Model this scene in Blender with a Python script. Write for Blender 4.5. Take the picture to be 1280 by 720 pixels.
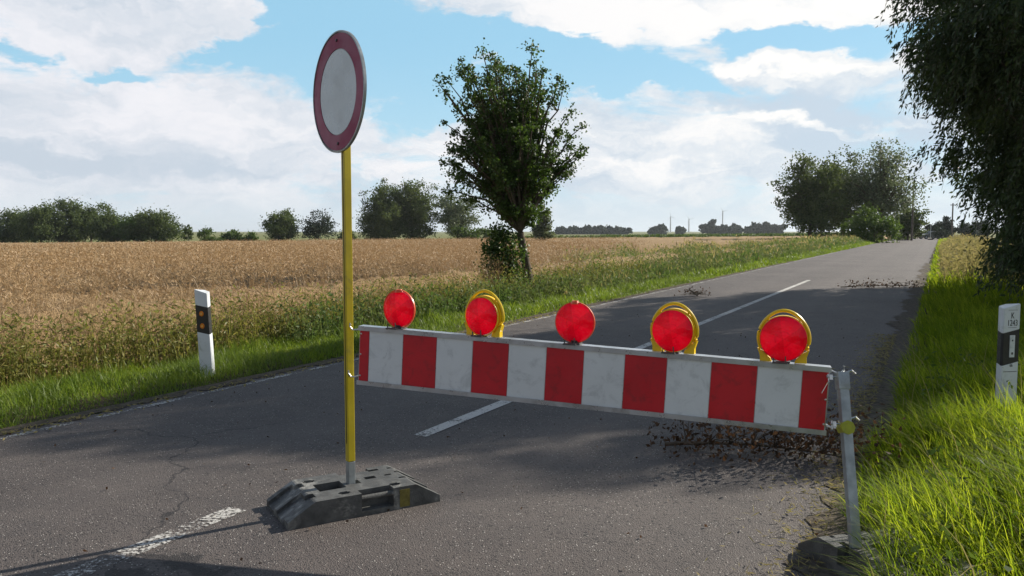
import bpy, bmesh, math, random
import numpy as np
from mathutils import Vector, Matrix
R = math.radians
rng = np.random.default_rng(7)
random.seed(7)
sc = bpy.context.scene
for o in list(bpy.data.objects): bpy.data.objects.remove(o)
col = sc.collection

# ------------------------------------------------------------------ camera
EYE = 1.42
PITCH = math.atan(71/1000)
cd = bpy.data.cameras.new("camera"); cam = bpy.data.objects.new("camera", cd); col.objects.link(cam)
cam.location = (0, 0, EYE); cam.rotation_euler = (math.pi/2 - PITCH, 0, 0)
cd.sensor_width = 36; cd.lens = 28.125; cd.clip_start = .05; cd.clip_end = 20000
sc.camera = cam

# ------------------------------------------------------------------ sun and sky
SUN_AZ, SUN_EL = R(57.3), R(28)          # azimuth clockwise from +Y
sd = bpy.data.lights.new("sun", 'SUN'); sd.energy = 5.0; sd.angle = R(.55); sd.color = (1, .93, .82)
sun = bpy.data.objects.new("sun", sd); col.objects.link(sun)
sv = Vector((math.sin(SUN_AZ)*math.cos(SUN_EL), math.cos(SUN_AZ)*math.cos(SUN_EL), math.sin(SUN_EL)))
sun.rotation_euler = (-sv).to_track_quat('-Z', 'Y').to_euler(); sun.location = sv*50
sc.view_settings.view_transform = 'Standard'; sc.view_settings.look = 'None'
sc.view_settings.exposure = 0.50; sc.view_settings.gamma = 1
WORLD_STRENGTH = .10

w = bpy.data.worlds.new("World"); sc.world = w; w.use_nodes = True
nt = w.node_tree; N = nt.nodes; L = nt.links; N.clear()
def nd(tree, typ, **kw):
    n = tree.nodes.new(typ)
    for k, v in kw.items(): setattr(n, k, v)
    return n
def setin(tree, n, i, v):
    if isinstance(v, bpy.types.NodeSocket): tree.links.new(v, n.inputs[i])
    elif v is not None: n.inputs[i].default_value = v
def M_(op, a, b=None, c=None, clamp=False, tree=None):
    tree = tree or nt
    n = nd(tree, 'ShaderNodeMath', operation=op, use_clamp=clamp)
    setin(tree, n, 0, a); setin(tree, n, 1, b); setin(tree, n, 2, c); return n.outputs[0]
def V_(op, a, b=None, tree=None):
    tree = tree or nt
    n = nd(tree, 'ShaderNodeVectorMath', operation=op)
    setin(tree, n, 0, a); setin(tree, n, 1, b); return n
def MR_(v, a, b, c, d, smooth=True, tree=None):
    tree = tree or nt
    n = nd(tree, 'ShaderNodeMapRange'); n.interpolation_type = 'SMOOTHSTEP' if smooth else 'LINEAR'
    for i, x in enumerate((v, a, b, c, d)): setin(tree, n, i, x)
    return n.outputs[0]
def MIX_(f, a, b, tree=None, blend='MIX'):
    tree = tree or nt
    n = nd(tree, 'ShaderNodeMix', data_type='RGBA', blend_type=blend)
    setin(tree, n, 0, f); setin(tree, n, 6, a if isinstance(a, bpy.types.NodeSocket) else (*a, 1) if len(a) == 3 else a)
    setin(tree, n, 7, b if isinstance(b, bpy.types.NodeSocket) else (*b, 1) if len(b) == 3 else b)
    return n.outputs[2]
sky = nd(nt, 'ShaderNodeTexSky', sky_type='NISHITA', sun_disc=False, sun_elevation=SUN_EL, sun_rotation=SUN_AZ)
sky.air_density = 1.0; sky.dust_density = .6; sky.ozone_density = 2.0
tc = nd(nt, 'ShaderNodeTexCoord')
sep = nd(nt, 'ShaderNodeSeparateXYZ'); L.new(tc.outputs['Generated'], sep.inputs[0])
az = M_('ARCTAN2', sep.outputs[0], sep.outputs[1]); el = M_('ARCSINE', sep.outputs[2])
az = M_('MULTIPLY', az, 180/math.pi); el = M_('MULTIPLY', el, 180/math.pi)
cmb = nd(nt, 'ShaderNodeCombineXYZ'); L.new(az, cmb.inputs[0]); L.new(el, cmb.inputs[1])
def noise(vec, scale, detail=6, rough=.55, dist=0, off=(0, 0, 0), mul=(1, 1, 1), tree=None, col_=False):
    tree = tree or nt
    m = nd(tree, 'ShaderNodeMapping'); tree.links.new(vec, m.inputs[0]); m.inputs[1].default_value = off; m.inputs[3].default_value = mul
    n = nd(tree, 'ShaderNodeTexNoise'); tree.links.new(m.outputs[0], n.inputs['Vector'])
    n.inputs['Scale'].default_value = scale; n.inputs['Detail'].default_value = detail; n.inputs['Roughness'].default_value = rough
    n.inputs['Distortion'].default_value = dist
    return n.outputs['Color'] if col_ else n.outputs['Fac']
# ragged coordinates
wn = noise(cmb.outputs[0], .32, 5, .6, col_=True, mul=(.6, 1, 1))
wv = V_('SUBTRACT', wn, (.5, .5, .5)); wv2 = V_('MULTIPLY', wv.outputs[0], (11, 5.0, 0))
P = V_('ADD', cmb.outputs[0], wv2.outputs[0]).outputs[0]
def px2(x, y): return (math.degrees(math.atan((x-640)/1000)), math.degrees(math.atan((289-y)/1000)))
def blob(x, y, rx, ry, rot=0):
    a, e = px2(x, y)
    n = V_('SUBTRACT', P, (a, e, 0)).outputs[0]
    if rot:
        r = nd(nt, 'ShaderNodeVectorRotate', rotation_type='Z_AXIS'); L.new(n, r.inputs[0]); r.inputs['Angle'].default_value = R(rot); n = r.outputs[0]
    n = V_('MULTIPLY', n, (1/(rx*.0573), 1/(ry*.0573), 0)).outputs[0]
    l = V_('LENGTH', n).outputs['Value']
    return MR_(l, .25, 1.15, 1, 0)
cov = M_('MULTIPLY', M_('SUBTRACT', noise(cmb.outputs[0], .27, 11, .66, .5, mul=(.5, 1.5, 1), off=(3, 1, 0)), .5), 2.2)
cov = M_('ADD', cov, .50)
blobs = [  # azimuth/elevation lobes: + cloud, - clear gap
    (440, 60, 150, 75, 0, -1.1), (320, 75, 90, 25, -10, -.3), (150, 70, 170, 45, -8, .55), (640, 70, 190, 60, 0, -.75), (790, 92, 150, 26, 5, -.95), (990, 62, 190, 24, 6, -.75),
    (560, 130, 120, 30, -16, -.75), (20, 98, 60, 16, 0, -.75), (150, 112, 80, 10, 0, -.6), (300, 75, 60, 16, 0, -.3),
    (120, 20, 210, 38, 0, 1.0), (850, 22, 330, 36, 3, 1.5), (1000, 8, 260, 40, 0, .8),
    (610, 85, 30, 14, 0, .6), (520, 60, 40, 7, 8, .5), (960, 100, 190, 18, 5, .7),
    (150, 190, 340, 90, 0, .5), (850, 190, 320, 70, 0, .45)]
for (x, y, rx, ry, rot, s) in blobs:
    cov = M_('ADD', cov, M_('MULTIPLY', blob(x, y, rx, ry, rot), s))
mask = MR_(cov, .12, .68, 0, 1)
# shading inside the clouds: bright billows, grey-blue undersides
sh = noise(P, .42, 10, .66, .3, mul=(.45, 1.5, 1), off=(11, 5, 0))
sh2 = noise(P, .16, 4, .5, 0, mul=(.5, 1.7, 1), off=(2, 9, 0))
shade = M_('ADD', M_('MULTIPLY', M_('SUBTRACT', sh, .5), 2.3), M_('MULTIPLY', M_('SUBTRACT', sh2, .5), 2.2))
for (x, y, rx, ry, rot, s) in [(120, 212, 260, 15, 2, -.75), (960, 135, 150, 26, 6, -.85), (1080, 190, 150, 30, 0, -.85), (800, 225, 260, 20, 0, -.3), (320, 205, 150, 30, 0, -.25),
                               (1030, 165, 130, 9, 3, .75), (960, 98, 170, 10, 6, .8), (780, 215, 110, 22, 0, .55), (540, 200, 90, 40, 0, .5), (850, 30, 340, 34, 3, .7), (130, 100, 260, 50, 0, .25), (330, 165, 140, 30, 0, .35)]:
    shade = M_('ADD', shade, M_('MULTIPLY', blob(x, y, rx, ry, rot), s))
shade = MR_(shade, -.75, .75, 0, 1)
right = MR_(az, -25, 25, 0, 1, smooth=False)
grey = MIX_(right, (4.2, 4.75, 5.4), (4.2, 5.0, 5.8)); white = MIX_(right, (6.4, 6.4, 6.7), (7.4, 7.3, 7.1))
cloud = MIX_(shade, grey, white)
lowf = MR_(el, .2, 4.0, .75, 0)
cloud = MIX_(lowf, cloud, (5.1, 5.7, 6.1))
blue = MIX_(.85, sky.outputs[0], (2.5, 4.7, 6.2))
blue = MIX_(MR_(el, 2, 14, .45, 0), blue, (4.6, 6.0, 6.6))
mask = M_('MAXIMUM', mask, MR_(el, 1.0, 5.0, .9, 0))
skyc = MIX_(mask, blue, cloud)
# the half of the sky away from the sun is darker and clearer
sdn = V_('DOT_PRODUCT', tc.outputs['Generated'], (math.sin(R(20)), math.cos(R(20)), .0)).outputs['Value']
behind = MR_(sdn, -.3, .62, 0, 1)
skyc = MIX_(behind, (3.4, 3.7, 4.2), skyc)
high = MR_(el, 17, 38, 0, .92)
skyc = MIX_(high, skyc, (.75, 1.15, 1.9))
bg = nd(nt, 'ShaderNodeBackground'); L.new(skyc, bg.inputs[0]); bg.inputs[1].default_value = WORLD_STRENGTH
wo = nd(nt, 'ShaderNodeOutputWorld'); L.new(bg.outputs[0], wo.inputs[0])

# ------------------------------------------------------------------ measuring helpers
RA = R(27.6); RS, RC = math.sin(RA), math.cos(RA)       # road runs at 27.6 degrees right of +Y
def road_xy(s, t): return np.array(s)*RS + np.array(t)*RC, np.array(s)*RC - np.array(t)*RS
def road_st(x, y): return x*RS + y*RC, x*RC - y*RS
T_L, T_R, T_C = -5.75, -.35, -3.1
def TRs(s): return T_R + .0098*np.clip(np.asarray(s, float)-10, 0, 150)      # the right edge flares out slowly
def spot(px, Y, z=None, py=None):
    """a place at distance Y seen in the direction of photo column px (and row py)"""
    b = (360-(py if py is not None else 300))/1000
    den = math.cos(PITCH)+b*math.sin(PITCH)
    zz = EYE + Y*(-math.sin(PITCH)+b*math.cos(PITCH))/den
    if z is not None:
        c, s = math.cos(PITCH), math.sin(PITCH)
        dep = Y*c - (z-EYE)*s
        return Vector(((px-640)/1000*dep, Y, z))
    return Vector(((px-640)/1000*Y/den, Y, zz))
def ground_z(x, y):
    s, t = road_st(x, y); t = np.asarray(t, float)
    z = np.full(t.shape, -.03)
    z = np.where(t < T_L-.05, np.interp(-t, [5.8, 6.2, 7.4, 9.2, 12, 190, 400], [-.03, -.015, -.10, -.33, -.36, -2.1, -2.2]), z)
    t = t - (TRs(s)-T_R)*(t > -1); z = np.where(t > T_R+.05, np.interp(t, [-.3, 0, 1, 3, 20, 300], [-.03, -.01, -.05, -.28, -.5, -1.5]), z)
    return z

# ------------------------------------------------------------------ tagging and meshes
def tag(o, label=None, cat=None, group=None, kind=None):
    if label: o['label'] = label
    if cat: o['category'] = cat
    if group: o['group'] = group
    if kind: o['kind'] = kind
    return o
def thing(name, loc, label, cat, group=None, rz=0):
    o = bpy.data.objects.new(name, None); col.objects.link(o); o.location = loc; o.rotation_euler = (0, 0, rz); o.empty_display_size = .1
    return tag(o, label, cat, group)
def link(name, me, m, parent=None, smooth=False):
    o = bpy.data.objects.new(name, me); col.objects.link(o)
    if m: me.materials.append(m)
    if smooth: me.polygons.foreach_set('use_smooth', [True]*len(me.polygons))
    if parent: o.parent = parent
    return o
def qmesh(name, v, q, m, parent=None, smooth=False):
    v = np.asarray(v, np.float32).reshape(-1, 3); q = np.asarray(q, np.int32).reshape(-1, 4)
    me = bpy.data.meshes.new(name)
    me.vertices.add(len(v)); me.vertices.foreach_set('co', v.ravel())
    me.loops.add(q.size); me.loops.foreach_set('vertex_index', q.ravel())
    me.polygons.add(len(q)); me.polygons.foreach_set('loop_start', np.arange(0, q.size, 4, dtype=np.int32))
    me.polygons.foreach_set('loop_total', np.full(len(q), 4, np.int32))
    if smooth: me.polygons.foreach_set('use_smooth', np.ones(len(q), bool))
    me.update(calc_edges=True)
    return link(name, me, m, parent)
class Acc:
    def __init__(s): s.v = []; s.q = []; s.n = 0
    def add(s, v, q):
        v = np.asarray(v, float).reshape(-1, 3); s.v.append(v); s.q.append(np.asarray(q, int).reshape(-1, 4)+s.n); s.n += len(v); return s
    def out(s, name, m, parent=None, off=(0, 0, 0), smooth=False):
        return qmesh(name, np.concatenate(s.v)-np.array(off), np.concatenate(s.q), m, parent, smooth)
class B:
    """boxes, tubes, discs and prisms collected into ONE mesh"""
    def __init__(s): s.bm = bmesh.new()
    def box(s, c, d, rot=None, bev=0):
        r = bmesh.ops.create_cube(s.bm, size=1); vs = r['verts']
        for v in vs: v.co = Vector((v.co.x*d[0], v.co.y*d[1], v.co.z*d[2]))
        if bev:
            es = list({e for v in vs for e in v.link_edges})
            rr = bmesh.ops.bevel(s.bm, geom=es, offset=bev, segments=2, affect='EDGES', profile=.6)
            vs = list({v for f in rr['faces'] for v in f.verts} | {v for v in vs if v.is_valid})
        mt = Matrix.Translation(c) @ (rot.to_4x4() if rot else Matrix())
        bmesh.ops.transform(s.bm, matrix=mt, verts=vs); return s
    def tube(s, pts, r, n=10, cap=True):
        pts = [Vector(p) for p in pts]; rs = r if hasattr(r, '__len__') else [r]*len(pts)
        rings = []
        up = Vector((0, 0, 1))
        for i, p in enumerate(pts):
            d = (pts[min(i+1, len(pts)-1)]-pts[max(i-1, 0)]).normalized()
            a = d.cross(up) if abs(d.z) < .95 else d.cross(Vector((1, 0, 0))); a.normalize(); b = d.cross(a)
            rings.append([s.bm.verts.new(p+(a*math.cos(2*math.pi*k/n)+b*math.sin(2*math.pi*k/n))*rs[i]) for k in range(n)])
        for a, b in zip(rings, rings[1:]):
            for k in range(n): s.bm.faces.new((a[k], a[(k+1) % n], b[(k+1) % n], b[k]))
        if cap: s.bm.faces.new(rings[0][::-1]); s.bm.faces.new(rings[-1])
        return s
    def lathe(s, prof, mat, n=40):
        """prof [(r, h)] turned about local Z, then placed with mat"""
        rings = []
        for r, h in prof:
            if r < 1e-6: rings.append([s.bm.verts.new(mat @ Vector((0, 0, h)))])
            else: rings.append([s.bm.verts.new(mat @ Vector((r*math.cos(2*math.pi*k/n), r*math.sin(2*math.pi*k/n), h))) for k in range(n)])
        for a, b in zip(rings, rings[1:]):
            for k in range(n):
                k2 = (k+1) % n
                if len(a) == 1 and len(b) == 1: continue
                if len(a) == 1: s.bm.faces.new((a[0], b[k2], b[k]))
                elif len(b) == 1: s.bm.faces.new((a[k], a[k2], b[0]))
                else: s.bm.faces.new((a[k], a[k2], b[k2], b[k]))
        return s
    def prism(s, poly, mat, d):
        """2-D outline (local x, z) thickened along local y by d"""
        a = [s.bm.verts.new(mat @ Vector((x, 0, z))) for x, z in poly]; b = [s.bm.verts.new(mat @ Vector((x, d, z))) for x, z in poly]
        s.bm.faces.new(a); s.bm.faces.new(b[::-1]); n = len(poly)
        for k in range(n): s.bm.faces.new((a[k], b[k], b[(k+1) % n], a[(k+1) % n]))
        return s
    def out(s, name, m, parent=None, smooth=False):
        bmesh.ops.recalc_face_normals(s.bm, faces=s.bm.faces)
        me = bpy.data.meshes.new(name); s.bm.to_mesh(me); s.bm.free()
        o = link(name, me, m, parent)
        if smooth:
            me.polygons.foreach_set('use_smooth', [True]*len(me.polygons))
            me.set_sharp_from_angle(angle=R(35))
        return o

# ------------------------------------------------------------------ materials
def new_mat(name):
    m = bpy.data.materials.new(name); m.use_nodes = True; t = m.node_tree; b = t.nodes['Principled BSDF']
    return m, t, b
def pmat(name, c, rough=.6, metal=0, var=.25, scale=8, bump=.0, bscale=60, dirt=None, dscale=5, damt=.5, spec=.5):
    m, t, b = new_mat(name); tc = nd(t, 'ShaderNodeTexCoord'); ob = tc.outputs['Object']
    f = noise(ob, scale, 6, .6, tree=t)
    c1 = tuple(min(1, x*(1-var)) for x in c); c2 = tuple(min(1, x*(1+var)) for x in c)
    cc = MIX_(MR_(f, .3, .7, 0, 1, tree=t), c1, c2, tree=t)
    if dirt:
        d = noise(ob, dscale, 8, .7, .5, off=(5, 2, 8), tree=t)
        cc = MIX_(MR_(d, .5, .68, 0, damt, tree=t), cc, dirt, tree=t)
    t.links.new(cc, b.inputs['Base Color']); b.inputs['Metallic'].default_value = metal
    rr = noise(ob, scale*3, 4, .6, off=(1, 1, 1), tree=t)
    t.links.new(MR_(rr, .3, .7, max(.05, rough-.1), min(1, rough+.1), tree=t), b.inputs['Roughness'])
    b.inputs['Specular IOR Level'].default_value = spec
    if bump:
        n = noise(ob, bscale, 5, .6, tree=t); bp = nd(t, 'ShaderNodeBump'); bp.inputs['Strength'].default_value = bump; bp.inputs['Distance'].default_value = .01
        t.links.new(n, bp.inputs['Height']); t.links.new(bp.outputs[0], b.inputs['Normal'])
    return m
def leaf_mat(name, ca, cb, trans=.35, tint=(1, 1, 1), rough=.5, spec=.3, patch=None, pscale=.4):
    """thin leaf or blade: every island its own shade between ca and cb, light passes through"""
    m, t, b = new_mat(name); g = nd(t, 'ShaderNodeNewGeometry')
    cc = MIX_(g.outputs['Random Per Island'], ca, cb, tree=t)
    if patch:
        tc = nd(t, 'ShaderNodeTexCoord'); f = noise(tc.outputs['Object'], pscale, 4, .6, tree=t)
        cc = MIX_(MR_(f, .42, .62, 0, .75, tree=t), cc, patch, tree=t)
    t.links.new(cc, b.inputs['Base Color']); b.inputs['Roughness'].default_value = rough; b.inputs['Specular IOR Level'].default_value = spec
    tr = nd(t, 'ShaderNodeBsdfTranslucent'); tcol = MIX_(1.0, cc, tint, tree=t, blend='MULTIPLY'); t.links.new(tcol, tr.inputs[0])
    mx = nd(t, 'ShaderNodeMixShader'); mx.inputs[0].default_value = trans; t.links.new(b.outputs[0], mx.inputs[1]); t.links.new(tr.outputs[0], mx.inputs[2])
    t.links.new(mx.outputs[0], t.nodes['Material Output'].inputs['Surface'])
    return m

MT = {}
MT['galv'] = pmat('galvanised_steel', (.34, .37, .38), .45, .55, .2, 12, .05, 90, (.2, .2, .18), 9, .5)
MT['alu'] = pmat('aluminium_rail', (.48, .5, .52), .35, .7, .15, 6, 0, 60, (.22, .22, .2), 6, .5)
MT['yellow_foil'] = pmat('yellow_film', (.52, .40, .012), .4, 0, .12, 5, .02, 40, (.2, .16, .05), 9, .45)
MT['yellow_plastic'] = pmat('yellow_plastic', (.88, .58, .010), .38, 0, .08, 9, 0, 40, (.35, .22, .05), 14, .3)
MT['red_film'] = pmat('red_film', (.55, .012, .022), .4, 0, .12, 3, 0, 60, (.12, .02, .02), 16, .35)
MT['white_film'] = pmat('white_film', (.70, .73, .73), .42, 0, .05, 3, .01, 60, (.26, .28, .28), 11, .35)
MT['black_plastic'] = pmat('black_plastic', (.02, .02, .022), .45, 0, .2, 12)
MT['white_plastic'] = pmat('white_plastic', (.70, .73, .75), .45, 0, .05, 5, .02, 30, (.3, .32, .26), 7, .45)
MT['rubber'] = pmat('recycled_rubber', (.085, .085, .08), .65, 0, .35, 14, .35, 120, (.42, .41, .37), 5, .75)
MT['rubber_patch'] = pmat('ochre_stain', (.17, .14, .03), .8, 0, .3, 30)
MT['screw'] = pmat('zinc_bolt', (.6, .6, .58), .3, .9, .1, 30)
MT['amber'] = pmat('amber_reflector', (.75, .22, .02), .25, 0, .1, 40)
MT['amber_eye'] = pmat('amber_eye', (.85, .45, .12), .2, 0, .1, 40)
MT['cap_orange'] = pmat('orange_red_plastic', (.75, .10, .03), .4, 0, .1, 20)
MT['green_yellow'] = pmat('faded_yellow_paint', (.36, .37, .012), .5, 0, .15, 30, .1, 60, (.15, .16, .03), 20, .4)
MT['paint'] = None
# red lens: translucent plastic with radial flutes
def lens_mat():
    m, t, b = new_mat('red_lens'); tc = nd(t, 'ShaderNodeTexCoord'); ob = tc.outputs['Object']
    cc = MIX_(noise(ob, 7, 3, .5, tree=t), (.72, .002, .055), (1.0, .006, .11), tree=t)
    s = nd(t, 'ShaderNodeSeparateXYZ'); t.links.new(ob, s.inputs[0])
    an = M_('ARCTAN2', s.outputs[2], s.outputs[0], tree=t)
    v = M_('SINE', M_('MULTIPLY', an, 24, tree=t), tree=t)
    rad = M_('SQRT', M_('ADD', M_('MULTIPLY', s.outputs[0], s.outputs[0], tree=t), M_('MULTIPLY', s.outputs[2], s.outputs[2], tree=t), tree=t), tree=t)
    v = M_('ADD', M_('MULTIPLY', M_('ADD', v, M_('SINE', M_('MULTIPLY', rad, 520, tree=t), tree=t), tree=t), .035, tree=t), M_('MULTIPLY', noise(ob, 17, 1, .4, tree=t), 5.0, tree=t), tree=t)
    ringf = MR_(M_('ABSOLUTE', M_('SUBTRACT', rad, .034, tree=t), tree=t), .0015, .004, .22, 0, tree=t)
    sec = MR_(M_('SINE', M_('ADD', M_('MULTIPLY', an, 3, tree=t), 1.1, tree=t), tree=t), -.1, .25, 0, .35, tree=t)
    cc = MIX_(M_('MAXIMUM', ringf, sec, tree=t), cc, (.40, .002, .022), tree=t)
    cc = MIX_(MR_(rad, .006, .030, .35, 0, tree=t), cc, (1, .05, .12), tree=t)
    t.links.new(cc, b.inputs['Base Color']); b.inputs['Roughness'].default_value = .3; b.inputs['Coat Weight'].default_value = .6; b.inputs['Coat Roughness'].default_value = .12
    bp = nd(t, 'ShaderNodeBump'); bp.inputs['Strength'].default_value = .75; bp.inputs['Distance'].default_value = .012
    t.links.new(v, bp.inputs['Height']); t.links.new(bp.outputs[0], b.inputs['Normal'])
    tr = nd(t, 'ShaderNodeBsdfTranslucent'); t.links.new(cc, tr.inputs[0]); t.links.new(bp.outputs[0], tr.inputs[1])
    mx = nd(t, 'ShaderNodeMixShader'); mx.inputs[0].default_value = .64; t.links.new(b.outputs[0], mx.inputs[1]); t.links.new(tr.outputs[0], mx.inputs[2])
    t.links.new(mx.outputs[0], t.nodes['Material Output'].inputs['Surface'])
    return m
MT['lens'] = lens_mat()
def asphalt():
    m, t, b = new_mat('asphalt'); tc = nd(t, 'ShaderNodeTexCoord'); ob = tc.outputs['Object']
    big = noise(ob, .35, 5, .6, tree=t); mid = noise(ob, 4, 6, .65, tree=t)
    base = MIX_(MR_(big, .35, .65, 0, 1, tree=t), (.072, .061, .057), (.110, .094, .086), tree=t)
    base = MIX_(MR_(mid, .35, .7, 0, .5, tree=t), base, (.125, .104, .092), tree=t)
    vo = nd(t, 'ShaderNodeTexVoronoi'); t.links.new(ob, vo.inputs['Vector']); vo.inputs['Scale'].default_value = 120
    sc_ = nd(t, 'ShaderNodeSeparateColor'); t.links.new(vo.outputs['Color'], sc_.inputs[0])
    stone = M_('MULTIPLY', MR_(vo.outputs['Distance'], .25, .42, 1, 0, tree=t), sc_.outputs[0], tree=t)
    base = MIX_(MR_(stone, .5, .95, 0, .75, tree=t), base, (.24, .22, .20), tree=t)
    base = MIX_(MR_(sc_.outputs[1], .88, .9, 0, .85, tree=t), base, (.025, .023, .022), tree=t)
    base = MIX_(M_('MULTIPLY', MR_(sc_.outputs[2], .975, .985, 0, 1, tree=t), MR_(vo.outputs['Distance'], .3, .4, 1, 0, tree=t), tree=t), base, (.55, .52, .47), tree=t)
    sx = nd(t, 'ShaderNodeSeparateXYZ'); t.links.new(ob, sx.inputs[0])
    tr_ = M_('SUBTRACT', M_('MULTIPLY', sx.outputs[0], RC, tree=t), M_('MULTIPLY', sx.outputs[1], RS, tree=t), tree=t)
    trk = M_('ABSOLUTE', M_('SINE', M_('MULTIPLY', M_('ADD', tr_, 3.1, tree=t), 1.75, tree=t), tree=t), tree=t)
    base = MIX_(MR_(trk, .75, 1, 0, .22, tree=t), base, (.14, .12, .11), tree=t)
    wob = V_('ADD', ob, V_('MULTIPLY', noise(ob, 1.3, 5, .6, tree=t, col_=True), (.9, .9, 0), tree=t).outputs[0], tree=t).outputs[0]
    cv = nd(t, 'ShaderNodeTexVoronoi', feature='DISTANCE_TO_EDGE'); t.links.new(wob, cv.inputs['Vector']); cv.inputs['Scale'].default_value = .42
    crk = M_('MULTIPLY', MR_(cv.outputs['Distance'], .001, .005, 1, 0, tree=t), MR_(noise(ob, .5, 3, .5, off=(9, 3, 0), tree=t), .48, .56, 0, .8, tree=t), tree=t)
    base = MIX_(crk, base, (.022, .020, .020), tree=t)
    st_ = noise(ob, .8, 5, .65, off=(21, 7, 0), mul=(1, .6, 1), tree=t)
    base = MIX_(MR_(st_, .58, .70, 0, .35, tree=t), base, (.045, .040, .040), tree=t)
    t.links.new(base, b.inputs['Base Color']); b.inputs['Roughness'].default_value = .72; b.inputs['Specular IOR Level'].default_value = .36
    bp = nd(t, 'ShaderNodeBump'); bp.inputs['Strength'].default_value = .7; bp.inputs['Distance'].default_value = .005
    h = M_('ADD', MR_(vo.outputs['Distance'], 0, .6, 1, 0, tree=t), M_('MULTIPLY', mid, .6, tree=t), tree=t)
    t.links.new(h, bp.inputs['Height']); t.links.new(bp.outputs[0], b.inputs['Normal'])
    return m
MT['asphalt'] = asphalt()
def worn_paint(name, lo, hi):
    m, t, b = new_mat(name); tc = nd(t, 'ShaderNodeTexCoord'); ob = tc.outputs['Object']
    b.inputs['Base Color'].default_value = (.55, .53, .49, 1); b.inputs['Roughness'].default_value = .7
    f = M_('ADD', M_('MULTIPLY', noise(ob, 55, 4, .7, tree=t), .65, tree=t), M_('MULTIPLY', noise(ob, 3.2, 5, .65, off=(4, 4, 0), tree=t), .45, tree=t), tree=t)
    a = MR_(f, lo, hi, 1, 0, tree=t)
    tp = nd(t, 'ShaderNodeBsdfTransparent'); mx = nd(t, 'ShaderNodeMixShader')
    t.links.new(a, mx.inputs[0]); t.links.new(tp.outputs[0], mx.inputs[1]); t.links.new(b.outputs[0], mx.inputs[2])
    t.links.new(mx.outputs[0], t.nodes['Material Output'].inputs['Surface'])
    return m
MT['paint'] = worn_paint('worn_white_paint', .56, .68); MT['paint2'] = worn_paint('very_worn_white_paint', .47, .58)
def ground_mat():
    m, t, b = new_mat('earth_and_meadow'); tc = nd(t, 'ShaderNodeTexCoord'); ob = tc.outputs['Object']
    s = nd(t, 'ShaderNodeSeparateXYZ'); t.links.new(ob, s.inputs[0])
    tt = M_('SUBTRACT', M_('MULTIPLY', s.outputs[0], RC, tree=t), M_('MULTIPLY', s.outputs[1], RS, tree=t), tree=t)
    f = noise(ob, 3, 6, .65, tree=t)
    near = MIX_(MR_(f, .35, .65, 0, 1, tree=t), (.045, .05, .018), (.11, .085, .05), tree=t)
    f2 = noise(ob, .02, 5, .6, mul=(1, 3, 1), tree=t)
    far = MIX_(MR_(f2, .35, .65, 0, 1, tree=t), (.24, .22, .10), (.12, .16, .045), tree=t)
    d = M_('ABSOLUTE', M_('ADD', tt, 3, tree=t), tree=t)
    t.links.new(MIX_(MR_(d, 9, 16, 0, 1, tree=t), near, far, tree=t), b.inputs['Base Color'])
    b.inputs['Roughness'].default_value = .95; b.inputs['Specular IOR Level'].default_value = .1
    bp = nd(t, 'ShaderNodeBump'); bp.inputs['Distance'].default_value = .03; t.links.new(noise(ob, 22, 5, .7, tree=t), bp.inputs['Height']); t.links.new(bp.outputs[0], b.inputs['Normal'])
    return m
MT['ground'] = ground_mat()
def crop_mat():
    m, t, b = new_mat('ripe_crop_canopy'); tc = nd(t, 'ShaderNodeTexCoord'); ob = tc.outputs['Object']
    f = noise(ob, 1.2, 8, .7, tree=t); f3 = noise(ob, 14, 6, .75, tree=t); f2 = noise(ob, .05, 4, .6, tree=t)
    c = MIX_(MR_(f2, .35, .65, 0, 1, tree=t), (.42, .285, .155), (.48, .34, .195), tree=t)
    c = MIX_(MR_(f, .4, .7, 0, .5, tree=t), c, (.24, .17, .07), tree=t)
    c = MIX_(MR_(f3, .5, .62, 0, .7, tree=t), c, (.12, .08, .035), tree=t)
    t.links.new(c, b.inputs['Base Color']); b.inputs['Roughness'].default_value = .9; b.inputs['Specular IOR Level'].default_value = .1
    bp = nd(t, 'ShaderNodeBump'); bp.inputs['Strength'].default_value = .8; bp.inputs['Distance'].default_value = .12
    t.links.new(f3, bp.inputs['Height']); t.links.new(bp.outputs[0], b.inputs['Normal'])
    return m
MT['crop'] = crop_mat()
MT['bark'] = pmat('grey_brown_bark', (.10, .08, .06), .9, 0, .4, 9, .8, 25, (.16, .17, .11), 4, .5, spec=.15)
MT['stalk'] = leaf_mat('rape_stalks', (.45, .30, .165), (.36, .25, .12), .2, (1, .92, .8))
MT['stalk_green'] = leaf_mat('green_rape_stalks', (.14, .18, .035), (.34, .30, .10), .45, (1, 1, .7))
MT['grass'] = leaf_mat('long_grass', (.09, .17, .015), (.36, .42, .045), .62, (1.4, 1.35, .65), .6, .10, (.09, .15, .015), 1.2)
MT['short_grass'] = leaf_mat('verge_grass', (.12, .21, .02), (.26, .32, .045), .5, (1.2, 1.2, .8), .45, .3, (.10, .15, .03), .8)
MT['weeds'] = leaf_mat('verge_weeds', (.10, .15, .05), (.19, .20, .085), .45, (1.15, 1.2, .8), .6, .2, (.08, .14, .035), .5)
MT['straw'] = leaf_mat('dry_grass', (.42, .34, .17), (.28, .26, .10), .4, (1, 1, .8), .8, .08)
MT['leaf_dark'] = leaf_mat('maple_leaves', (.036, .070, .020), (.085, .14, .034), .35, (1.3, 1.3, .6))
MT['leaf_willow'] = leaf_mat('willow_leaves', (.026, .048, .016), (.075, .11, .034), .28, (1.2, 1.2, .7), .45, .35)
MT['leaf_mid'] = leaf_mat('field_tree_leaves', (.055, .085, .035), (.13, .165, .065), .35, (1.2, 1.2, .7), .7, .15)
MT['leaf_silver'] = leaf_mat('silvery_willow_leaves', (.09, .125, .07), (.19, .225, .13), .35, (1.1, 1.1, .8), .6, .25)
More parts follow.
